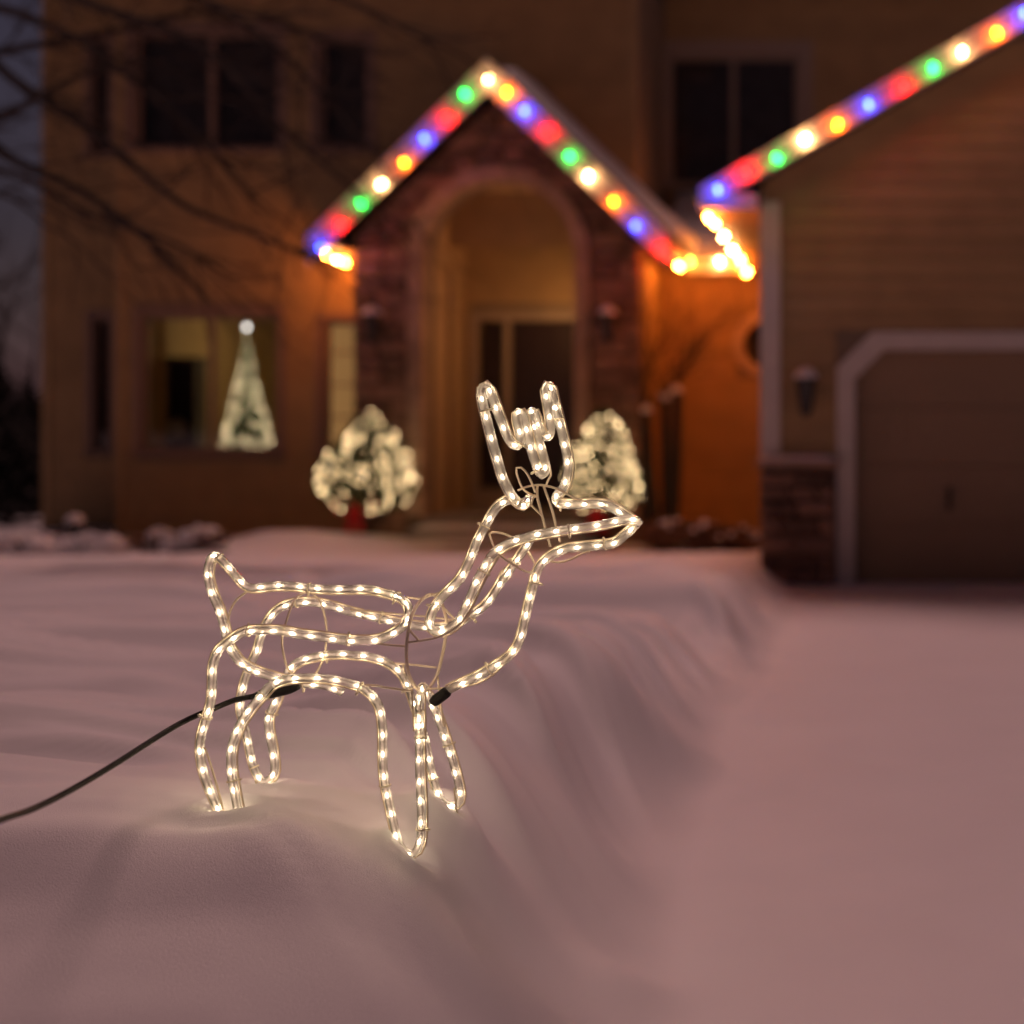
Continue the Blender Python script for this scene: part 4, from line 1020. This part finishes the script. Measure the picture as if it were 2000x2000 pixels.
for rname, pts in runs.items():
    P = smooth_path([W(*p) for p in pts], 0.007)
    TR = 0.0106 if rname == 'antlers' else (0.0096 if rname in ('neck and cheek', 'chin and chest') else 0.0088)
    rope = MB().tube(P, TR, 22, True, 0.035).build('rope_light', M['pvc'], deer, True)
    wires = MB()
    for s in (-1, 1):
        off = []
        for k in range(len(P)):
            t_, n_ = side_vec(P, k); off.append(P[k]+n_*0.0042*s+Vector((0, -0.004, 0)))
        wires.tube(off, 0.0012, 5)
    wires.build('inner_wires', M['copper'], rope)
    # frame wire alongside, inner side of the curve kept constant
    sgn = -1 if rname in ('antlers',) else 1
    fw = [P[k]+side_vec(P, k)[1]*0.0125*sgn+Vector((0, 0.004, 0)) for k in range(0, len(P), 2)]
    MB().tube(fw, 0.0024, 7).build('frame_wire', M['wire'], deer, True)
    L = 0; nxt = 0.02; ledk = 0
    for k in range(1, len(P)):
        L += (P[k]-P[k-1]).length
        if L >= nxt:
            nxt += SPACING*random.uniform(.96, 1.04); ledk += 1
            t_, n_ = side_vec(P, k); q = t_.to_track_quat('Z', 'Y')
            o = bpy.data.objects.new('led', led_me); link(o, rope); o.location = P[k]-deer.location-rope.location*0
            o.location = P[k]  # rope object carries minus the deer offset
            o.rotation_mode = 'QUATERNION'; o.rotation_quaternion = q; nled += 1
            if ledk % 5 == 2:
                kk = min(len(P)-1, k+random.randint(1, 4)); t_, n_ = side_vec(P, kk)
                yv = t_.cross(n_).normalized(); mt_ = Matrix((n_, yv, t_)).transposed().to_quaternion()
                c = bpy.data.objects.new('cable_tie', tie_me); link(c, deer); c.location = P[kk]-deer.location
                c.rotation_mode = 'QUATERNION'; c.rotation_quaternion = mt_ @ Quaternion((0, 0, 1), random.choice((0, 0, 0.5, math.pi, -0.4)))
    total += L
print('LEDS', nled, 'rope m', round(total, 2))
def rod(pts, r=0.0026, name='frame_wire', step=0.012):
    MB().tube(smooth_path([W(*p) for p in pts], step), r, 8).build(name, M['wire'], deer, True)
# rings
rod(c2([(1000,445,3.08),(900,510,3.0),(820,720,2.955),(785,870,2.945),(800,1000,2.95),(850,1150,2.98),(960,1215,3.06),(1080,1180,3.18),(1120,1120,3.2),(1170,1000,3.22),(1187,800,3.22),(1160,620,3.2),(1110,500,3.14),(1040,450,3.1),(1000,445,3.08)]), name='body_ring')
rod(c3([(660,375,3.09),(620,380,3.07),(540,450,3.02),(480,560,2.98),(445,720,2.95),(430,900,2.945),(450,1080,2.96),(510,1200,3.0),(580,1250,3.05),(640,1205,3.12),(700,1110,3.17),(740,980,3.2),(780,780,3.21),(790,600,3.2),(750,460,3.16),(700,385,3.11),(660,375,3.09)]), r=0.004, name='shoulder_ring')
rod(c1([(440,1490,3.07),(470,1470,3.1),(560,1480,3.14),(650,1520,3.16),(740,1590,3.16),(800,1660,3.14),(860,1770,3.09)]), name='neck_ring')
rod(c1([(440,1490,3.07),(490,1620,3.0),(540,1680,2.985),(650,1760,3.0),(760,1820,3.04),(850,1835,3.08)]), name='neck_ring')
# rods
rod(c2([(470,440,3.08),(380,510,3.08),(325,600,3.08),(302,690,3.08),(300,720,3.08)]))
rod(c2([(1560,430,3.08),(1750,470,3.08),(1950,495,3.08)]) + c3([(560,412,3.08),(640,385,3.08),(770,345,3.08)]))
rod(c2([(1640,905,2.955),(1760,920,2.95),(1900,930,2.945)]))
rod(c2([(1400,600,3.21),(1700,628,3.21)]) + c3([(0,520,3.21),(400,552,3.21),(770,590,3.2),(870,605,3.2)]))
rod(c2([(1500,1275,2.95),(1650,1285,2.95)]) + c3([(190,1200,2.95),(330,1220,2.96),(470,1240,2.98)]))
rod(c3([(240,985,3.21),(400,998,3.21),(560,1012,3.21),(700,1030,3.21)]))
rod(c3([(400,1000,3.21),(425,1120,3.21),(465,1280,3.21),(500,1420,3.21)]))
rod(c3([(430,805,2.945),(550,790,2.95),(720,755,2.965),(850,690,2.97),(950,600,2.975),(1020,480,2.98),(1100,320,2.985),(1200,130,2.99),(1272,20,2.99)]))
rod(c3([(432,660,2.96),(490,730,2.95),(545,790,2.95)]))
rod(c3([(750,470,3.15),(810,540,3.18),(870,600,3.2)]))
rod(c3([(1585,180,3.085),(1500,430,3.085),(1430,700,3.085),(1350,910,3.085),(1250,1060,3.085),(1100,1160,3.085),(940,1200,3.085),(700,1218,3.085),(600,1222,3.085)]))
rod(c3([(480,1230,2.95),(490,1400,2.95),(500,1600,2.945)]))
rod(c3([(715,1120,3.17),(725,1240,3.19),(745,1400,3.2),(775,1560,3.2)]))
rod(c1([(875,1040,3.085),(872,1150,3.08),(935,1400,3.07),(990,1600,3.06)]), r=0.003)
rod(c1([(930,1060,3.09),(1000,1260,3.10),(1045,1440,3.11),(1075,1555,3.12)]), r=0.003)
rod(c1([(855,1110,3.06),(800,980,3.04),(750,905,3.03),(700,882,3.03),(680,912,3.03),(705,1000,3.04),(750,1090,3.05),(860,1152,3.07)]), name='ear_wire')
rod(c1([(950,745,3.13),(975,850,3.13),(995,950,3.12),(970,1000,3.11),(945,1060,3.1)]), name='ear_wire')
rod(c1([(700,1092,3.04),(780,1060,3.06),(900,1045,3.08),(1050,1080,3.1),(1200,1160,3.11),(1350,1212,3.11)]))
rod(c1([(785,1195,3.06),(850,1260,3.06),(910,1318,3.065)]))
rod(c1([(980,1730,3.08),(1080,1740,3.08),(1180,1710,3.075),(1280,1660,3.07),(1345,1640,3.07)]))
rod(c4([(790,1010,3.225),(800,1090,3.225),(840,1115,3.225),(900,1126,3.225),(970,1135,3.225),(987,1110,3.225),(965,1030,3.225)]), step=0.006)
rod(c4([(225,680,2.93),(300,900,2.93),(400,1250,2.93),(470,1560,2.93)]))
rod(c5([(1010,960,3.22),(1055,1160,3.22),(1090,1290,3.22)])); rod(c5([(1250,960,3.2),(1270,1150,3.2),(1285,1280,3.2)]))
# black end cap, power connector and cable
a, b = W(877, 1348, 3.08), W(843, 1374, 3.075)
pth = [a.lerp(b, k/8) for k in range(9)]
MB().tube(pth, [0.0095, 0.0128, 0.0134, 0.0134, 0.0134, 0.0134, 0.0134, 0.0126, 0.0095], 16).build('end_cap', M['rubber'], deer, True)
a, b = W(488, 1362, 3.0), W(586, 1340, 3.04)
pth = [a.lerp(b, k/10) for k in range(11)]
MB().tube(pth, [0.006, 0.0075, 0.0115, 0.013, 0.0135, 0.0135, 0.0135, 0.0135, 0.0125, 0.010, 0.006], 14).build('connector', M['rubber'], deer, True)
cp = [(496,1360,3.005),(459,1367,2.99),(420,1383,2.98),(385,1397,2.97),(346,1416,2.94),(289,1451,2.86),(225,1492,2.76),(144,1540,2.62),(64,1580,2.48),(0,1602,2.36),(-80,1640,2.22),(-180,1740,2.08)]
cpw = [W(*p) for p in cp]; e = cpw[-1]; cpw += [Vector((e.x-0.15, e.y-0.1, max(gz(e.x-0.15, e.y-0.1)+0.02, e.z-0.12))), Vector((e.x-0.5, e.y-0.2, gz(e.x-0.5, e.y-0.2)+0.01))]
cab = MB().tube(smooth_path(cpw, 0.02), 0.0062, 10).build('power_cable', M['rubber'], deer, True)
